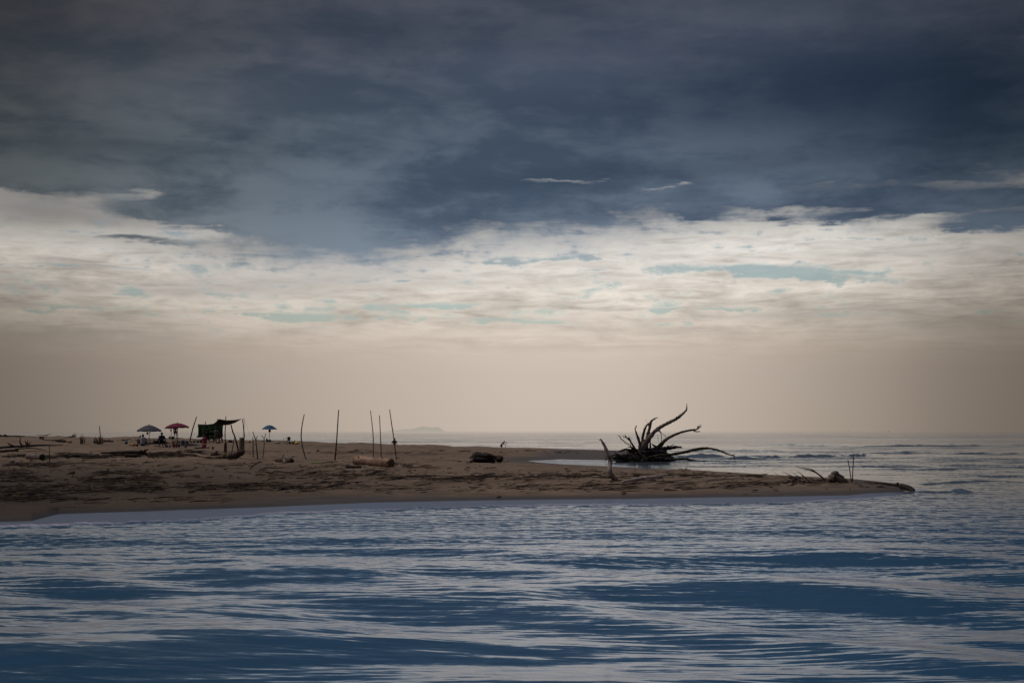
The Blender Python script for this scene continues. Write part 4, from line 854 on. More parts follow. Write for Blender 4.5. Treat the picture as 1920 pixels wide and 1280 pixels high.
# ------------------------------------------------------------------ people
def capsule_chain(pts, rads): return pts, rads
def person(base, k_, yaw, J, label, clothes, hair=HAIR, skin=SKIN, seed=0):
    """J: joints in metres, x right, y forward, z up; body = one skinned surface"""
    root = thing('person', label, 'person', base)
    R = Matrix.Rotation(yaw, 3, 'Z'); loc = {n: R @ Vector(v) * k_ for n, v in J.items()}
    names = list(loc); idx = {n: i for i, n in enumerate(names)}
    E = [('pelvis', 'belly'), ('belly', 'chest'), ('chest', 'neck'), ('neck', 'head'), ('head', 'crown')]
    for s_ in 'lr':
        E += [('chest', 'sh' + s_), ('sh' + s_, 'el' + s_), ('el' + s_, 'wr' + s_), ('wr' + s_, 'ha' + s_), ('pelvis', 'hi' + s_), ('hi' + s_, 'kn' + s_), ('kn' + s_, 'an' + s_), ('an' + s_, 'to' + s_)]
    RAD = {'pelvis': (.15, .12), 'belly': (.14, .11), 'chest': (.165, .12), 'neck': (.055, .055), 'head': (.085, .095), 'crown': (.07, .075), 'sh': (.065, .065), 'el': (.044, .044), 'wr': (.028, .028), 'ha': (.040, .022),
           'hi': (.095, .095), 'kn': (.058, .058), 'an': (.038, .038), 'to': (.035, .025)}
    me = bpy.data.meshes.new('body'); me.from_pydata([tuple(loc[n]) for n in names], [(idx[a], idx[b]) for a, b in E], [])
    o = bpy.data.objects.new('body', me); col.objects.link(o)
    o.modifiers.new('skin', 'SKIN'); sv = me.skin_vertices[0].data
    for n in names:
        r_ = RAD.get(n) or RAD[n[:2]]; sv[idx[n]].radius = (r_[0] * k_, r_[1] * k_)
    sv[idx['pelvis']].use_root = True
    sb = o.modifiers.new('sub', 'SUBSURF'); sb.levels = 1; sb.render_levels = 1
    dg = bpy.context.evaluated_depsgraph_get(); ev = bpy.data.meshes.new_from_object(o.evaluated_get(dg))
    bpy.data.objects.remove(o)
    b = MB(); b.v = [v.co.copy() for v in ev.vertices]; b.f = [tuple(p.vertices) for p in ev.polygons]; b.mi = [0] * len(b.f)
    for s_, sg_ in (('l', -1), ('r', 1)):                       # five fingers per hand
        h_ = loc['ha' + s_]; d = (h_ - loc['wr' + s_]).normalized(); sd_ = d.cross(Vector((0, 0, 1))); sd_ = sd_.normalized() if sd_.length > .1 else Vector((1, 0, 0)); dn_ = d.cross(sd_)
        for q, L in ((-1.5, .06), (-.5, .075), (.5, .08), (1.5, .07)):
            p = h_ + sd_ * q * .018 * k_; b.tube([p, p + d * L * .6 * k_, p + (d * L * .95 - dn_ * sg_ * .02) * k_], [.009 * k_, .0085 * k_, .006 * k_], 5, 2)
        p = h_ - d * .03 * k_; b.tube([p, p + (d * .03 - sd_ * sg_ * .04) * k_, p + (d * .06 - sd_ * sg_ * .045) * k_], [.011 * k_, .010 * k_, .007 * k_], 5, 2)
    hd = loc['head']; f = R @ Vector((0, 1, 0)); r = R @ Vector((1, 0, 0))
    b.tube([hd + f * .085 * k_ + Vector((0, 0, .02 * k_)), hd + f * .118 * k_ + Vector((0, 0, -.015 * k_)), hd + f * .09 * k_ + Vector((0, 0, -.03 * k_))], [.008 * k_, .014 * k_, .01 * k_], 6, 2)   # nose
    for s_ in (-1, 1): b.ball(hd + r * s_ * .085 * k_, .014 * k_, .022 * k_, .03 * k_, 8, 6)                # ears
    org = Vector(base); b.v = [v + org for v in b.v]; body = b.link('body', skin, root)
    hb = MB(); hc = loc['crown'] * .55 + hd * .45 - f * .018 * k_; hb.ball(org + hc, .105 * k_, .115 * k_, .105 * k_, 14, 9, .08, 3, zmin=-.55); hb.link('hair', hair, root)
    for (nm, m_, segs, infl) in clothes:
        cb = MB()
        for ch in segs:
            cb.tube([org + (loc[n] if isinstance(n, str) else loc[n[0]].lerp(loc[n[1]], n[2])) for n in ch], [((RAD.get(n if isinstance(n, str) else n[0]) or RAD[(n if isinstance(n, str) else n[0])[:2]])[0] * infl + .012) * k_ for n in ch], 12, 4, .05)
        cb.link(nm, m_, root)
    return root
SHIRT = [['pelvis', 'belly', 'chest', ('chest', 'neck', .6)], [('chest', 'shl', .4), 'shl', ('shl', 'ell', .6)], [('chest', 'shr', .4), 'shr', ('shr', 'elr', .6)]]
SHORTS = [['belly', 'pelvis'], ['pelvis', 'hil', ('hil', 'knl', .6)], ['pelvis', 'hir', ('hir', 'knr', .6)]]
TRUNKS = [[('pelvis', 'belly', .5), 'pelvis'], ['pelvis', 'hil', ('hil', 'knl', .4)], ['pelvis', 'hir', ('hir', 'knr', .4)]]
VEST = [['pelvis', 'belly', 'chest', ('chest', 'neck', .5)]]
def sit_ground(lean=.12, arm=.3):
    return dict(pelvis=(0, 0, .14), belly=(0, .0, .32), chest=(0, lean * .6, .52), neck=(0, lean, .68), head=(0, lean + .03, .80), crown=(0, lean + .03, .90),
                shl=(-.19, lean * .8, .58), ell=(-arm - .02, lean + .12, .38), wrl=(-.22, lean + .32, .34), hal=(-.18, lean + .39, .34), shr=(.19, lean * .8, .58), elr=(arm, lean + .12, .36), wrr=(.24, lean + .3, .3), har=(.2, lean + .37, .3),
                hil=(-.11, .04, .13), knl=(-.2, .42, .42), anl=(-.2, .75, .08), tol=(-.2, .9, .04), hir=(.11, .04, .13), knr=(.22, .42, .38), anr=(.2, .78, .08), tor=(.2, .93, .04))
def sit_chair(s=.38):
    return dict(pelvis=(0, 0, s + .1), belly=(0, -.04, s + .28), chest=(0, -.05, s + .48), neck=(0, -.03, s + .64), head=(0, .0, s + .76), crown=(0, .0, s + .86),
                shl=(-.19, -.04, s + .54), ell=(-.25, .08, s + .30), wrl=(-.2, .3, s + .26), hal=(-.18, .38, s + .25), shr=(.19, -.04, s + .54), elr=(.26, .06, s + .30), wrr=(.22, .3, s + .26), har=(.2, .37, s + .25),
                hil=(-.1, .04, s + .08), knl=(-.13, .46, s + .08), anl=(-.13, .52, .08), tol=(-.13, .67, .04), hir=(.1, .04, s + .08), knr=(.13, .46, s + .06), anr=(.15, .5, .08), tor=(.15, .65, .04))
def stand(step=.15, al=-.15, ar=.2, lean=.0):
    return dict(pelvis=(0, 0, .92), belly=(0, lean * .3, 1.1), chest=(0, lean * .7, 1.3), neck=(0, lean, 1.46), head=(0, lean + .02, 1.59), crown=(0, lean + .02, 1.69),
                shl=(-.19, lean, 1.37), ell=(-.26, lean + al, 1.1), wrl=(-.24, lean + al * 1.2 + .1, .87), hal=(-.24, lean + al * 1.2 + .12, .79), shr=(.19, lean, 1.37), elr=(.28, lean + ar, 1.12), wrr=(.24, lean + ar + .12, .92), har=(.23, lean + ar + .16, .85),
                hil=(-.1, 0, .88), knl=(-.12, step + .03, .48), anl=(-.13, step * .8, .08), tol=(-.13, step * .8 + .15, .04), hir=(.1, 0, .88), knr=(.13, -step * .3, .48), anr=(.13, -step - .05, .08), tor=(.13, -step + .1, .04))
WHITE = cloth('white', (.40, .37, .36)); BLACK = cloth('black', (.014, .013, .016)); NAVY = cloth('navy', (.03, .035, .075)); REDC = cloth('red', (.20, .018, .022)); MAROON = cloth('maroon', (.10, .022, .022))
GREENC = cloth('green', (.03, .075, .015)); BLUEC = cloth('blue', (.03, .10, .22)); GREYC = cloth('grey', (.12, .11, .11))
a = hit(267.5, 835.5); person(a, .88, .1, sit_ground(.1, .36), 'person in a white shirt sitting on the sand left of the striped parasol pole', [('shirt', WHITE, [['pelvis', 'belly', 'chest', ('chest', 'neck', .3)], *SHIRT[1:]], 1.22), ('shorts', BLACK, SHORTS, 1.1)])
a = hit(260.5, 834); a.y += .5; person(a, .76, .5, sit_ground(.2, .2), 'person half hidden beside the white shirt, red sleeve showing', [('shirt', MAROON, SHIRT, 1.05), ('shorts', BLACK, SHORTS, 1.05)])
a = hit(303.5, 837); person(a, .86, -.1, sit_chair(.30), 'person in dark clothes sitting in a low chair below the striped parasol', [('shirt', cloth('dark_wine', (.03, .012, .014)), SHIRT, 1.1), ('shorts', BLACK, SHORTS, 1.1)])
A_CH = a
# ------------------------------------------------------------------ parasols
def canopy_mat(name, c1, c2=None, rings=0):
    m = bpy.data.materials.new(name); m.use_nodes = True; nt = m.node_tree; g = G(nt); b = nt.nodes['Principled BSDF']; b.inputs['Roughness'].default_value = .8
    tc = nt.nodes.new('ShaderNodeTexCoord'); x, y, z = g.sep(tc.outputs['Object'])[0:3]; rr = g.m('SQRT', g.add(g.mul(x, x), g.mul(y, y)))
    c = c1
    if rings: c = g.mix(g.m('GREATER_THAN', g.m('FRACT', g.mul(rr, rings)), .52), c1, c2)
    n = g.noise(tc.outputs['Object'], 3, 4); c = g.mix(g.mul(g.mr(n, .35, .7), .3), c, tuple(q * .6 for q in c1))
    g.put(b.inputs['Base Color'], c)
    tr = nt.nodes.new('ShaderNodeBsdfTranslucent'); g.put(tr.inputs[0], c); mx = nt.nodes.new('ShaderNodeMixShader'); mx.inputs[0].default_value = .3
    nt.links.new(b.outputs[0], mx.inputs[1]); nt.links.new(tr.outputs[0], mx.inputs[2]); nt.links.new(mx.outputs[0], nt.nodes['Material Output'].inputs[0]); return m
STEEL = plas('white_pole', (.35, .33, .32), .4)
def parasol(px, py, ptop, halfw, drop, mt, valance, label, pole=STEEL, vm_=None, D=None, tiltx=0., dome=.55, top_r=0.):
    a = hit(px, py) if D is None else at(px, py, D); k = a.y / F; R = halfw * k; top = H - (ptop - HY) * k; rim = top - drop * k
    t = thing('parasol', label, 'parasol', a, 'open beach parasols'); ax = Vector((a.x, a.y, 0))
    b = MB(); b.tube([a - Vector((0, 0, .2)), Vector((a.x, a.y, top - .03))], [.028, .022], 8, 2); b.link('pole', pole, t)
    b = MB(); n = 8; rings = 7; sg_ = 4; vs = []
    for i in range(rings + 1):
        f = i / rings
        for j in range(n * sg_):
            an = 2 * PI * j / (n * sg_) + .2; u = (j % sg_) / sg_; sag = 1 - .06 * math.sin(u * PI) * f
            r = R * f * sag; z = top - (top - rim) * (f ** (1 + dome) if top_r == 0 else max(0, (f - top_r) / (1 - top_r)) ** 1.25 * .94 + .06 * f)
            b.v.append(Vector((a.x + r * math.cos(an), a.y + r * math.sin(an), z + tiltx * r * math.cos(an))))
    m_ = n * sg_
    for i in range(rings):
        for j in range(m_): b.f.append((i * m_ + j, (i + 1) * m_ + j, (i + 1) * m_ + (j + 1) % m_, i * m_ + (j + 1) % m_)); b.mi.append(0)
    can = b.link('canopy', mt, t, org=(a.x, a.y, top))
    can['_o'] = (a.x, a.y, top)
    v = MB(); o0 = rings * m_
    for j in range(m_):
        p = b.v[o0 + j]; u = (j % sg_) / sg_; v.v += [p.copy(), p + Vector((0, 0, -valance * (.65 + .5 * math.sin(u * PI)) * k))]
    for j in range(m_): v.f.append((2 * j, 2 * j + 1, (2 * j + 3) % (2 * m_), (2 * j + 2) % (2 * m_))); v.mi.append(0)
    v.link('valance', vm_ or mt, t)
    for j in range(n):
        an = 2 * PI * j / n + .2; e = Vector((a.x + R * .96 * math.cos(an), a.y + R * .96 * math.sin(an), rim + .01 + tiltx * R * math.cos(an)))
        rb = MB(); rb.tube([Vector((a.x, a.y, top - .06)), (Vector((a.x, a.y, top)) * .45 + e * .55) + Vector((0, 0, (top - rim) * .16)), e - Vector((0, 0, .02))], [.008] * 3, 4, 2); rb.link('rib', STEEL, t)
    fb = MB(); fb.tube([Vector((a.x, a.y, top - .02)), Vector((a.x, a.y, top + .09))], [.03, .012], 8, 1); fb.link('finial', pole, t)
    return a, k
def hanging(px, py, D, wd, hg, m, label, strap=4):
    p = at(px, py, D); k = D / F; t = thing('hanging_bag', label, 'bag', p, 'bags hanging under the parasols')
    b = MB(); b.box(p + Vector((0, 0, -hg * k / 2)), wd * k, .16, hg * k, bev=.05); b.ball(p + Vector((0, 0, -hg * k * .72)), wd * .56 * k, .13, hg * .34 * k, 10, 8, .12); b.link('pouch', m, t)
    b = MB(); b.tube([p + Vector((-wd * .3 * k, 0, -.02)), p + Vector((0, 0, strap * k)), p + Vector((wd * .3 * k, 0, -.02))], .012, 5, 4); b.link('strap', m, t)
a, k = parasol(279.6, 829.5, 796.3, 22.6, 10.2, canopy_mat('navy_striped_canvas', (.012, .014, .032), (.20, .195, .22), 4.6), 2.2, 'blue and white ring-striped parasol at the left of the camp', vm_=NAVY)
hanging(276.3, 809.6, a.y - .2, 3, 4.6, BLACK, 'black bag hanging under the striped parasol'); hanging(281.6, 809, a.y + .1, 1, 2.2, GREYC, 'tiny grey pouch hanging beside the striped parasol pole', 2)
RP = hit(332.5, 835).y
a, k = parasol(332.6, 833, 792.8, 21.4, 7.0, canopy_mat('crimson_canvas', (.25, .018, .055)), 2.2, 'crimson red parasol left of the leaning bare pole', pole=mat('red_brown_pole', (.16, .04, .03)), dome=.8)
a2, k2 = parasol(321.4, 822.3, 798.2, 12.6, 3.6, canopy_mat('grey_canvas', (.16, .17, .15)), 1.6, 'grey parasol mostly hidden behind the red one', D=hit(321.4, 822.3).y, dome=.6)
hanging(320.4, 804.6, a2.y - .2, 2.6, 3.6, mat('red_brown_bag', (.07, .014, .012)), 'dark red bag hanging under the grey parasol')
a, k = parasol(505, 824.6, 797.0, 13.9, 6.6, canopy_mat('turquoise_canvas', (.035, .15, .27)), 1.2, 'turquoise blue parasol standing alone right of the shelter', dome=0, top_r=.26)
hanging(505.6, 804.8, a.y - .2, 4.4, 5.0, BLACK, 'black bag hanging under the turquoise parasol', 2)
# standing person under the red parasol, beyond the crest
a = hit(328.6, 821.6); person(a, (a.y / F) * 24.5 / 1.7, .15, stand(.14, .1, .3, .05), 'person in pale shorts standing under the red parasol', [('shirt', MAROON, VEST, 1.05), ('shorts', cloth('beige', (.17, .15, .12)), SHORTS, 1.15)])
# man wading with a paddle
a = Vector(at(940, 838, 168)); a.z = -.42
J = dict(pelvis=(0, 0, .88), belly=(0, .07, 1.05), chest=(0, .20, 1.22), neck=(0, .33, 1.33), head=(0, .42, 1.42), crown=(0, .45, 1.52), shl=(-.19, .26, 1.28), ell=(-.22, .52, 1.15), wrl=(-.12, .70, 1.32), hal=(-.10, .75, 1.38),
         shr=(.19, .24, 1.26), elr=(.24, .38, 1.0), wrr=(.12, .60, .98), har=(.09, .66, .98), hil=(-.1, 0, .84), knl=(-.12, .12, .45), anl=(-.13, .02, .08), tol=(-.13, .17, .04), hir=(.1, 0, .84), knr=(.12, .02, .45), anr=(.13, -.2, .08), tor=(.13, -.05, .04))
wk = (a.y / F) * 14.6 / 1.12
pm = person(a, wk, -PI / 2, J, 'bare-chested man in dark trunks bending over a pole in shallow water', [('trunks', BLACK, TRUNKS, 1.12)])
Rm = Matrix.Rotation(-PI / 2, 3, 'Z'); b = MB(); h1 = a + Rm @ Vector((-.1, .77, 1.44)) * wk; h2 = a + Rm @ Vector((.05, .68, .98)) * wk; b.tube([h1 + (h1 - h2) * .12, h2, h2 + (h2 - h1) * 1.1], [.02, .02, .024], 6, 2)
tag(b.link('wading_pole', W_DARK, None, h2), 'straight dark pole held upright by the wading man', 'pole')
# person beyond the crest near the leaning pole
a = at(739.5, 838, 165.0); a.z = -.10; k = 165 / F
J = dict(pelvis=(0, 0, .62), belly=(0, .03, .76), chest=(0, .08, .94), neck=(0, .10, 1.10), head=(.02, .12, 1.22), crown=(.02, .12, 1.32), shl=(-.2, .07, 1.0), ell=(-.31, .02, .74), wrl=(-.38, .0, .5), hal=(-.40, 0, .42), shr=(.2, .07, 1.0), elr=(.28, .1, .74), wrr=(.37, .1, .58), har=(.40, .1, .5),
         hil=(-.11, 0, .58), knl=(-.2, .2, .34), anl=(-.22, .0, .06), tol=(-.22, .15, .03), hir=(.11, 0, .58), knr=(.22, .2, .34), anr=(.24, 0, .06), tor=(.24, .15, .03))
person(a, k * 16.5 / 1.1, 0, J, 'person in a dark red top crouching beyond the crest behind the leaning pole', [('shirt', mat('cloth_dark_red', (.085, .014, .026), (.03, .008, .012), 10), SHIRT, 1.1), ('shorts', BLACK, SHORTS, 1.1)])

# ------------------------------------------------------------------ beach chairs and clutter
def folding_chair(base, yaw, fab, fr, label, seat=.30, back=.5, grp='folding beach chairs', wd=.42):
    t = thing('beach_chair', label, 'chair', base, grp); R = Matrix.Rotation(yaw, 3, 'Z'); q = lambda x, y, z: Vector(base) + R @ Vector((x, y, z)); w2 = wd / 2
    b = MB(); b.tube([q(-w2, -.2, seat + .02), q(w2, -.2, seat + .02)], .004, 4, 1)
    for i in range(6): b.quad(q(-w2, -.2 + i * .075, seat - .02 * math.sin(i / 6 * PI)), q(w2, -.2 + i * .075, seat - .02 * math.sin(i / 6 * PI)), q(w2, -.2 + (i + 1) * .075, seat - .02 * math.sin((i + 1) / 6 * PI)), q(-w2, -.2 + (i + 1) * .075, seat - .02 * math.sin((i + 1) / 6 * PI)))
    b.link('seat', fab, t)
    b = MB(); b.box(q(0, -.27, seat + back / 2), wd * .96, .03, back, yaw, bev=.01); b.link('backrest', fab, t)
    for s_ in (-1, 1):
        b = MB(); b.tube([q(s_ * w2, .28, 0), q(s_ * w2, -.27, seat + .02), q(s_ * w2, -.29, seat + back)], .016, 6, 2); b.link('side_frame', fr, t)
        b = MB(); b.tube([q(s_ * w2, -.25, 0), q(s_ * w2, .26, seat + .0)], .016, 6, 1); b.link('leg', fr, t)
        b = MB(); b.tube([q(s_ * w2, -.28, seat + .2), q(s_ * w2, .22, seat + .2), q(s_ * w2, .24, seat)], .017, 6, 2); b.link('armrest', fr, t)
    return t
folding_chair(A_CH - Vector((0, .05, 0)), -.1, BLACK, plas('dark_frame', (.02, .02, .022)), 'black folding chair under the person in dark clothes', .30, .28)
folding_chair(hit(294, 836.4), .15, BLACK, plas('grey_frame', (.16, .16, .16)), 'empty black folding chair left of the person in dark clothes', .24, .18, wd=.42)
folding_chair(hit(342.6, 839), .3, cloth('slate_blue', (.085, .095, .17)), STEEL, 'blue folding chair with a white frame right of the red parasol pole', .26, .30, wd=.26)
folding_chair(hit(537.5, 832), .9, cloth('rose', (.16, .03, .06)), plas('blue_grey_frame', (.10, .17, .2)), 'pink and blue folding chair between the turquoise parasol and the yellow toy', .3, .34, wd=.34)
folding_chair(hit(395, 829.6) + Vector((.1, 0, 0)), .2, GREENC, plas('green_grey_frame', (.10, .12, .09)), 'green-grey chair in front of the green windbreak', .34, .3)
def soft(px, py, wd, hg, m, name, label, cat='bag', handles=True, lump=.16, grp=None, dy=0., strapm=None):
    a = hit(px, py); a.y += dy; k = a.y / F; t = thing(name, label, cat, a, grp)
    b = MB(); b.ball(a + Vector((0, 0, hg * .46 * k)), wd * .5 * k, wd * .32 * k, hg * .5 * k, 16, 10, lump, 1.6, zmin=-.85); b.link('sack', m, t)
    if handles:
        b = MB(); b.tube([a + Vector((-wd * .25 * k, 0, hg * .85 * k)), a + Vector((0, 0, hg * 1.12 * k)), a + Vector((wd * .25 * k, 0, hg * .85 * k))], .018, 5, 4); b.link('strap', strapm or m, t)
    return t
def cooler(px, py, wd, hg, m, label, lid=None, grp=None, name='cool_box'):
    a = hit(px, py); k = a.y / F; t = thing(name, label, 'cool box', a, grp); d = wd * .7 * k
    b = MB(); b.box(a + Vector((0, 0, hg * .38 * k)), wd * k * .94, d, hg * .76 * k, .1, bev=.03); b.link('body', m, t)
    b = MB(); b.box(a + Vector((0, 0, hg * .86 * k + .004)), wd * k, d * 1.06, hg * .20 * k, .1, bev=.02); b.link('lid', lid or m, t)
    b = MB(); z = hg * .72 * k; b.tube([a + Vector((-wd * .5 * k - .01, 0, z)), a + Vector((-wd * .5 * k, -.02, hg * 1.05 * k)), a + Vector((wd * .5 * k, -.02, hg * 1.05 * k)), a + Vector((wd * .5 * k + .01, 0, z))], .012, 5, 3); b.link('handle', lid or m, t)
def bucket(px, py, wd, hg, m, label, grp=None):
    a = hit(px, py); k = a.y / F; t = thing('bucket', label, 'bucket', a, grp)
    b = MB(); b.tube([a, a + Vector((0, 0, hg * k * .5)), a + Vector((0, 0, hg * k * .96)), a + Vector((0, 0, hg * k))], [wd * .38 * k, wd * .44 * k, wd * .48 * k, wd * .52 * k], 14, 1); b.link('pail', m, t)
    b = MB(); b.tube([a + Vector((-wd * .5 * k, 0, hg * k * .95)), a + Vector((0, -.05, hg * k * 1.1)), a + Vector((wd * .5 * k, 0, hg * k * .95))], .008, 5, 4); b.link('handle', STEEL, t)
RED = plas('red', (.30, .015, .02)); 
soft(236.5, 832.4, 6.6, 5.4, cloth('azure', (.02, .085, .20)), 'beach_bag', 'round azure blue bag on the sand at the left of the camp')
b = MB(); a = hit(244.5, 835.6); k = a.y / F; b.tube([a, a + Vector((-1.6 * k, 0, 3 * k)), a + Vector((-3.2 * k, .1, 6.4 * k))], [1.1 * k, 1.0 * k, .5 * k], 6, 2)
b.box(a + Vector((-3.2 * k, .1, 6.0 * k)), 1.6 * k, .03, 2.4 * k, bev=.01, ry=-.4); tag(b.link('toy_spade', plas('lime', (.28, .38, .10)), None, a), 'lime green toy spade leaning beside the orange bucket', 'toy')
soft(249.8, 836, 8, 5, plas('orange', (.50, .10, .02)), 'inflatable_toy', 'orange inflatable toy between the lime spade and the seated pair', 'toy', False, .25)
soft(257, 836.2, 5, 4.2, BLACK, 'beach_bag', 'black bag against the left side of the seated pair', handles=False)
# blue tube chair behind second person
a = hit(310.4, 829.6); k = a.y / F; t = thing('folding_stool', 'bright blue folded beach stool right of the person in dark clothes', 'stool', a)
b = MB(); b.box(a + Vector((0, 0, 4.2 * k)), 2 * k, .08, 7 * k, bev=.03); b.link('seat', plas('sky_blue', (.03, .20, .34)), t)
b = MB(); b.tube([a + Vector((-3.4 * k, 0, .6 * k)), a + Vector((3.4 * k, 0, .6 * k))], .03, 6, 1); b.link('foot', plas('sky_blue_dark', (.02, .12, .22)), t)
soft(318.2, 822.4, 4.6, 4.8, cloth('pale', (.24, .25, .24)), 'beach_bag', 'pale round bag below the grey parasol')
soft(324.2, 822.6, 5.4, 4.6, BLACK, 'beach_bag', 'black bag between the pale round bag and the standing person')
soft(312.6, 838, 4.6, 3.8, cloth('dark_teal', (.012, .03, .05)), 'beach_bag', 'dark teal bag on the sand right of the person in dark clothes')
soft(318.6, 838, 4.2, 3.4, cloth('royal_blue', (.02, .035, .14)), 'beach_bag', 'royal blue bag left of the red patterned bag')
soft(325.4, 838.8, 5.6, 9.5, cloth('brick_red', (.22, .035, .02)), 'beach_bag', 'tall brick red tote left of the red parasol pole', lump=.22)
soft(330.6, 838.8, 4.6, 7, cloth('dark_brick', (.12, .028, .02)), 'beach_bag', 'darker red bag touching the red parasol pole')
soft(335.4, 838.4, 4.6, 5.6, BLACK, 'beach_bag', 'black bag just right of the red parasol pole')
soft(338.2, 839, 3.8, 2, WHITE, 'towel', 'small white bundle in front of the blue folding chair', 'towel', False)
cooler(348.8, 839.2, 3.4, 6.6, RED, 'tall red cool box right of the blue folding chair')
soft(347.6, 833.6, 5.6, 6.4, cloth('wine', (.07, .012, .022)), 'beach_bag', 'dark wine coloured backpack above the tall red cool box', dy=.6)
for (x, wd, hg, lab) in ((358.5, 3.6, 2.4, 'flattest dark bag, leftmost in the row left of the green windbreak'), (364, 4.4, 2.9, 'low dark bag, second from left in the row by the windbreak'), (370.6, 4.6, 3.8, 'dark round bag, third in the row left of the windbreak'), (376.4, 5.2, 4.6, 'largest dark bag, rightmost in the row left of the windbreak')):
    soft(x, 829.6, wd, hg, cloth('charcoal', (.018, .013, .014)), 'beach_bag', lab, grp='dark bags left of the windbreak')
cooler(382.8, 840.2, 8, 8, plas('crimson', (.28, .012, .03)), 'large crimson cool box in front of the green windbreak')
a = hit(382.5, 832.6); a.y += .4; person(a, .82, .4, sit_ground(.1, .2), 'child in a pink top sitting behind the large crimson cool box', [('shirt', cloth('pink', (.30, .03, .07)), SHIRT, 1.1), ('hat', cloth('deep_pink', (.22, .02, .05)), [['head', 'crown']], 1.25)])
soft(387.3, 829.8, 2.2, 2.2, plas('yellow', (.40, .24, .02)), 'toy_bucket', 'tiny yellow toy left of the dark figure at the windbreak', 'toy', False)
for (x, wd, lab, m_) in ((372, 15, 'pale grey mat lying left of the crimson cool box', (.24, .25, .23)), (389.5, 4, 'pale blue end of a mat right of the crimson cool box', (.17, .23, .24))):
    a = hit(x, 840); k = a.y / F; b = MB(); b.box(a + Vector((0, 0, .05)), wd * k, .55, .05, bev=.02); b.box(a + Vector((0, 0, .085)), wd * k * .9, .45, .02, bev=.008); tag(b.link('beach_mat', cloth('mat_%d' % x, m_), None, a), lab, 'mat')
bucket(399.2, 842.2, 4.4, 4.6, plas('raspberry', (.28, .012, .035)), 'small raspberry red bucket above the curved trunk')
a = hit(432.6, 829.2); k = a.y / F; b = MB(); b.box(a + Vector((0, 0, 2.2 * k)), 6.6 * k, .4, 4.4 * k, .1, bev=.02); b.box(a + Vector((-3 * k, -.03, 2.3 * k)), 1.6 * k, .42, 4.7 * k, .1, bev=.02); tag(b.link('wooden_crate', W_BROWN, None, a), 'dark brown crate on the sand right of the windbreak poles', 'crate')
a = hit(78, 823); k = a.y / F; b = MB()
for i in range(3): b.box(a + Vector((0, 0, (.8 + i * 1.55) * k)), 6.6 * k, .35, 1.2 * k, bev=.01)
for s_ in (-1, 1): b.box(a + Vector((s_ * 2.9 * k, 0, 2.3 * k)), .5 * k, .38, 4.6 * k, bev=.01)
tag(b.link('wooden_crate', W_BROWN, None, a), 'slatted brown crate on the beach at upper left', 'crate')
soft(130.5, 829.6, 9, 4, cloth('cream_yellow', (.34, .25, .11)), 'plastic_sack', 'pale yellow crumpled sack right of the dark chunky log', 'sack', False, .3)
soft(426.2, 829.2, 3, 2, BLACK, 'beach_bag', 'tiny dark bag at the foot of the tallest shelter pole', handles=False)
soft(468.4, 829, 3.4, 2.4, BLACK, 'beach_bag', 'small dark bag right of the thick upright stump', handles=False)
soft(492.6, 827.3, 3.2, 2, BLACK, 'beach_bag', 'small dark bag left of the turquoise parasol', handles=False)
cooler(504.8, 828, 6.4, 3.6, plas('teal', (.012, .06, .08)), 'low teal cool box at the foot of the turquoise parasol')
soft(501, 827.6, 3.6, 6, BLACK, 'backpack', 'black backpack left of the teal cool box', dy=-.2)
a = hit(520, 830.8); k = a.y / F; b = MB(); b.ball(a + Vector((0, 0, .07)), 5.6 * k, .28, .07, 20, 8, .02); b.tube([a + Vector((4 * k, 0, .1)), a + Vector((4.6 * k, .02, .2))], [.04, .015], 6, 1); tag(b.link('bodyboard', plas('white', (.42, .40, .37)), None, a), 'white board lying right of the turquoise parasol', 'board')
soft(543.6, 832.4, 3.8, 5, BLACK, 'beach_bag', 'black bag left of the white tub')
bucket(549, 832.8, 5.4, 5.6, plas('offwhite', (.30, .28, .26)), 'white tub left of the bright yellow inflatable')
a = hit(556, 832.6); k = a.y / F; t = thing('inflatable_toy', 'bright yellow inflatable with a raised neck on the beach crest', 'toy', a); YE = plas('bright_yellow', (.85, .52, .01))
b = MB(); b.ball(a + Vector((.6 * k, 0, 2.1 * k)), 4.2 * k, .3, 2.4 * k, 16, 10, .12); b.link('body', YE, t); b = MB(); b.tube([a + Vector((-2 * k, 0, 1.5 * k)), a + Vector((-3 * k, 0, 5 * k)), a + Vector((-4 * k, 0, 8 * k))], [2 * k, 1.5 * k, .7 * k], 10, 4, .1); b.link('neck', YE, t)
def blob(px, py, r, m, name, label, cat): 
    a = hit(px, py); k = a.y / F; b = MB(); b.ball(a + Vector((0, 0, r * .95 * k)), r * k, r * k, r * k, 16, 12); return tag(b.link(name, m, None, a), label, cat)
blob(668.3, 844.6, 2.0, plas('pink', (.52, .02, .08)), 'beach_ball', 'small bright pink ball on the sand left of the three thin poles', 'ball')
soft(596, 846, 5.6, 3, cloth('dark_rust', (.07, .025, .02)), 'cloth_bundle', 'rusty dark bundle on the berm right of the bowed pole', 'bundle', False, .3)
soft(546.4, 844.6, 1.8, 1.6, WHITE, 'paper_scrap', 'tiny white scrap above the white bleached branches', 'litter', False, .3)
soft(32, 869, 9.5, 5, cloth('dirty_white', (.34, .31, .30)), 'plastic_sack', 'dirty white sack with a pink corner at far left', 'sack', False, .3)
soft(161, 867.6, 7, 1.6, cloth('dirty_white2', (.30, .27, .25)), 'paper_scrap', 'pale scrap lying below the dark jagged trunk', 'litter', False, .3)
soft(187, 898, 10, 2, cloth('dirty_white3', (.26, .23, .21)), 'paper_scrap', 'pale flat scrap on the near left wrack band', 'litter', False, .3)
soft(347, 853.4, 3.6, 3, cloth('cobalt', (.015, .05, .16)), 'plastic_sack', 'small cobalt blue bag beside the bleached branch', 'sack', False, .25)
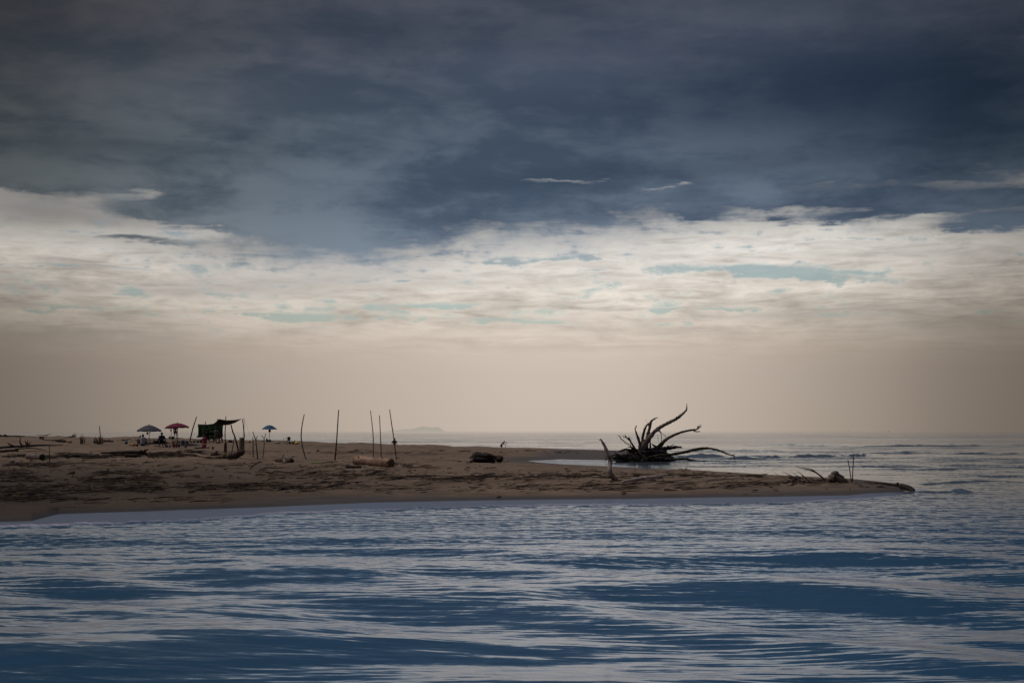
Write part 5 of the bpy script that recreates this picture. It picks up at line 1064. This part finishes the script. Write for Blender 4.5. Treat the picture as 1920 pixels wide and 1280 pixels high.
def bottle(px, py, L, m, label, yaw=.2):
    a = hit(px, py); k = a.y / F; t = thing('plastic_bottle', label, 'bottle', a, 'plastic bottles on the sand'); d = Matrix.Rotation(yaw, 3, 'Z') @ Vector((1, 0, .12)); r = L * .2 * k
    b = MB(); p = a + Vector((-L / 2 * k, 0, r)); b.tube([p, p + d * L * .1 * k, p + d * L * .6 * k, p + d * L * .8 * k, p + d * L * .92 * k], [r * .9, r, r, r * .45, r * .4], 10, 1); b.link('bottle_body', m, t)
    b = MB(); b.tube([p + d * L * .93 * k, p + d * L * 1.02 * k], [r * .5, r * .5], 8, 1); b.link('cap', STEEL, t)
bottle(760, 871, 6, plas('teal_bottle', (.03, .13, .13), .3), 'teal bottle lying right of the pale sawn log')
bottle(614.2, 854.6, 3.4, plas('cyan_bottle', (.06, .20, .25), .3), 'small light blue bottle between the bowed pole and the dark straight pole')
a0 = hit(585, 868.8); a1 = hit(603, 869); b = MB(); b.tube([a0 + Vector((0, 0, .05)), a0.lerp(a1, .5) + Vector((0, 0, .05)), a1 + Vector((0, 0, .03))], [.035, .035, .015], 6, 2); tag(b.link('plastic_tube', plas('bright_green', (.16, .30, .03)), None, a0), 'bright green thin tube lying between the bowed pole and the dark straight pole', 'tube')

# ------------------------------------------------------------------ the shelter: green windbreak, black canopy, poles
DW = hit(405, 829).y; kw = DW / F
sh = thing('beach_shelter', 'home-made shelter of green net windbreak and black canopy on driftwood poles', 'shelter', at(405, 829, DW))
NET = bpy.data.materials.new('green_net'); NET.use_nodes = True
def net_mat(m, c1, c2, tf):
    nt = m.node_tree; g = G(nt); b = nt.nodes['Principled BSDF']; b.inputs['Roughness'].default_value = .9
    tc = nt.nodes.new('ShaderNodeTexCoord'); n = g.noise(g.vm('MULTIPLY', tc.outputs['Object'], (6, 1, .4)), 1.5, 5, .6); c = g.mix(g.mr(n, .35, .65), c1, c2); g.put(b.inputs['Base Color'], c)
    tr = nt.nodes.new('ShaderNodeBsdfTranslucent'); g.put(tr.inputs[0], c); mx = nt.nodes.new('ShaderNodeMixShader'); mx.inputs[0].default_value = tf
    nt.links.new(b.outputs[0], mx.inputs[1]); nt.links.new(tr.outputs[0], mx.inputs[2]); nt.links.new(mx.outputs[0], nt.nodes['Material Output'].inputs[0])
net_mat(NET, (.016, .046, .020), (.030, .072, .032), .42)
TARP = bpy.data.materials.new('black_canvas'); TARP.use_nodes = True; net_mat(TARP, (.006, .007, .008), (.012, .013, .014), .12)
def sheet(name, m, U_, V_, fn):
    b = MB()
    for j in range(V_ + 1):
        for i in range(U_ + 1): b.v.append(Vector(fn(i / U_, j / V_)))
    for j in range(V_):
        for i in range(U_): q = j * (U_ + 1) + i; b.f.append((q, q + 1, q + U_ + 2, q + U_ + 1)); b.mi.append(0)
    return b.link(name, m, sh)
def wb(u, v):
    px = 370.6 + (418.5 - 370.6) * u + .9 * math.sin(v * PI) * (1 if u < .5 else -1); top = np.interp(u, [0, .3, .55, .8, 1], [794.8, 796, 796.6, 796, 796.6]); bot = 819.6 + .5 * math.sin(u * 17)
    if u < .06: px -= 3.2 * max(0, v - .88) / .12
    return at(px, top + (bot - top) * v, DW + 2.2 + .12 * math.sin(u * 23) + .05 * math.sin(u * 51))
sheet('windbreak', NET, 60, 12, wb)
def can(u, v):     # u along the picture, v from the back edge (low) to the front edge (high)
    px = 372 + (453 - 372) * u
    back = np.interp(u, [0, .2, .45, .7, .85, 1], [796.2, 797.2, 797.2, 796.4, 792.4, 785.0]); front = np.interp(u, [0, .2, .35, .43, .47, .53, .65, .8, .9, 1], [795, 795.6, 794, 789, 785.0, 786, 787.6, 787.2, 786.2, 784.6])
    return at(px, back + (front - back) * v + .8 * math.sin(v * PI) * math.sin(u * PI), DW + 2.0 - 3.2 * v * min(1, max(0, (u - .12) * 3)))
sheet('canopy', TARP, 50, 10, can)
def spole(L, R, dd, m=W_BROWN, gz_=True):
    b = MB(); b.tube([at(p[0], p[1], DW + dd) for p in L], [r * kw for r in R], 8, 4, .1); b.link('pole', m, sh)
spole([(381.3, 826), (382, 812), (384, 800), (385.2, 790)], [.9, .8, .8, .8], 0)
spole([(405, 826), (405.4, 810), (406.6, 796), (407.3, 784.6)], [.7, .7, .6, .5], -1.0)
spole([(422.8, 829), (421.8, 815), (422.6, 798), (423.4, 780)], [.9, 1, .8, .7], 0, W_BROWN)
spole([(456.5, 823), (458.0, 818), (456.4, 800), (454.4, 785)], [1.2, 1., .8, .7], -1., W_BROWN)
spole([(456.8, 819), (457.6, 800), (457.4, 785), (456, 783.4)], [.4, .4, .4, .3], -.8, W_GREY)
a = hit(447.5, 848); b = MB(); b.tube([at(*p, a.y) for p in ((447.5, 848), (444, 832), (440.5, 819), (436, 808), (433, 795.5))], [1.2 * kw, 1.1 * kw, 1.0 * kw, .9 * kw, .8 * kw], 8, 4, .1); b.link('pole', W_DARK, sh)
b = MB(); b.tube([at(459, 787, DW - .8), at(464, 803, DW - 2), at(469.4, 818, DW - 3.4)], .009, 4, 1); b.link('guy_line', STEEL, sh)
b = MB(); b.tube([at(456, 797, DW - .8), at(455.6, 818, DW - .8)], .007, 4, 1); b.link('guy_line', STEEL, sh)
# people and table under the shelter
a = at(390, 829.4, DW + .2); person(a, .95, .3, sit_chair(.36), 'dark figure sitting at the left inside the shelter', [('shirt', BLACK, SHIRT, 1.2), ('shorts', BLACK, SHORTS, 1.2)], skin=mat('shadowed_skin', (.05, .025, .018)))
a = at(397.6, 829.6, DW + .6); person(a, .98, -.3, sit_chair(.42), 'person in a green shirt sitting inside the shelter, middle of three', [('shirt', GREENC, SHIRT, 1.1), ('shorts', BLACK, SHORTS, 1.1)])
a = at(406.4, 829.4, DW - .1); person(a, 1.05, -.5, sit_chair(.42), 'person in a grey shirt sitting at the table inside the shelter', [('shirt', cloth('light_grey', (.13, .12, .125)), SHIRT, 1.12), ('shorts', REDC, SHORTS, 1.1)])
t = thing('camping_table', 'small dark camping table at the right end of the windbreak', 'table', at(413.5, 829, DW)); b = MB(); b.box(at(413.6, 821.4, DW), 9.4 * kw, .6, .04, bev=.012); b.link('tabletop', plas('dark_top', (.03, .028, .03)), t)
for (x, dy) in ((410, -.25), (417, -.25), (410.4, .25), (416.6, .25)): b = MB(); b.tube([at(x, 829.3, DW + dy), at(x + .2, 821.8, DW + dy)], .02, 6, 1); b.link('leg', plas('grey_leg', (.10, .10, .10)), t)
soft(393.6, 829.8, 3, 2.6, GREYC, 'beach_bag', 'grey bag at the feet of the shelter sitters', handles=False); soft(409, 830.2, 9, 1.8, cloth('brown_rug', (.10, .05, .03)), 'rolled_rug', 'brown rolled rug in front of the camping table', 'rug', False, .2)

# ------------------------------------------------------------------ far away
m = bpy.data.materials.new('hazy_island'); m.use_nodes = True; g = G(m.node_tree); b_ = m.node_tree.nodes['Principled BSDF']; b_.inputs['Roughness'].default_value = 1; b_.inputs['Specular IOR Level'].default_value = 0
tcn = m.node_tree.nodes.new('ShaderNodeTexCoord'); g.put(b_.inputs['Base Color'], g.mix(g.mr(g.noise(tcn.outputs['Object'], .004, 6), .4, .6), (.08, .10, .06), (.12, .12, .09)))
em = m.node_tree.nodes.new('ShaderNodeEmission'); em.inputs[0].default_value = (*S((171, 165, 152)), 1); mx = m.node_tree.nodes.new('ShaderNodeMixShader'); mx.inputs[0].default_value = .97  # haze in front of the island, painted as a flat emission colour
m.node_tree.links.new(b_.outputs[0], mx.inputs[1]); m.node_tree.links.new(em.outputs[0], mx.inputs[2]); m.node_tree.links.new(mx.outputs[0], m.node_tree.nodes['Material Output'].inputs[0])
DI = 14000.; prof = [(728, 0), (736, 1.8), (745, 2.4), (752, 2.2), (759, 4.2), (764, 3.4), (772, 4.4), (780, 6.0), (787, 8.2), (793, 9.6), (799, 8.2), (806, 7.4), (812, 6.8), (817, 8.0), (821, 8.0), (825, 5.4), (829, 2.2), (833, 0)]
xs = np.linspace(728, 833, 90); hs = np.interp(xs, [p[0] for p in prof], [p[1] for p in prof]); b = MB(); NV = 10
for j in range(NV + 1):
    v = j / NV
    for i, (x, h_) in enumerate(zip(xs, hs)):
        hh = (h_ * math.sin(v * PI) ** .8 + .25 * mnoise.noise(Vector((x * .4, v * 5, 0))) * math.sin(v * PI)) * DI / F
        b.v.append(Vector(((x - 960) * DI / F, DI + (v - .5) * 900, max(hh, -2) + (.9 * math.sin(v * PI)) * 2)))
for j in range(NV):
    for i in range(len(xs) - 1): q = j * len(xs) + i; b.f.append((q, q + 1, q + len(xs) + 1, q + len(xs))); b.mi.append(0)
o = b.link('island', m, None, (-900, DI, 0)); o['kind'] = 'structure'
SAIL = mat('sail_cloth', (.10, .09, .08), (.08, .07, .06), 3, .9)
for (px, D_, lab) in ((1590, 4600, 'tiny faint sailing boat on the horizon, left of two'), (1665.5, 3600, 'tiny sailing boat on the horizon above the tip of the spit')):
    a = at(px, HY, D_); a.z = .1; t = thing('sailing_boat', lab, 'boat', a, 'sailing boats on the horizon')
    b = MB(); b.tube([a + Vector((-1.6, 0, .25)), a + Vector((0, 0, .15)), a + Vector((1.8, 0, .35))], [.12, .5, .08], 8, 4); b.link('hull', BLACK, t)
    b = MB(); b.tube([a, a + Vector((0, 0, 3.2))], .05, 5, 1); b.link('mast', W_DARK, t)
    b = MB(); b.v = [a + Vector(q) for q in ((.08, 0, .5), (1.3, .1, .5), (.08, 0, 3.0), (-.1, 0, .5), (-1.0, .1, .5), (-.08, 0, 2.3))]; b.f = [(0, 1, 2), (3, 4, 5)]; b.mi = [0, 0]; b.link('sail', SAIL, t, )

for o in bpy.data.objects:
    if '_o' in o: del o['_o']
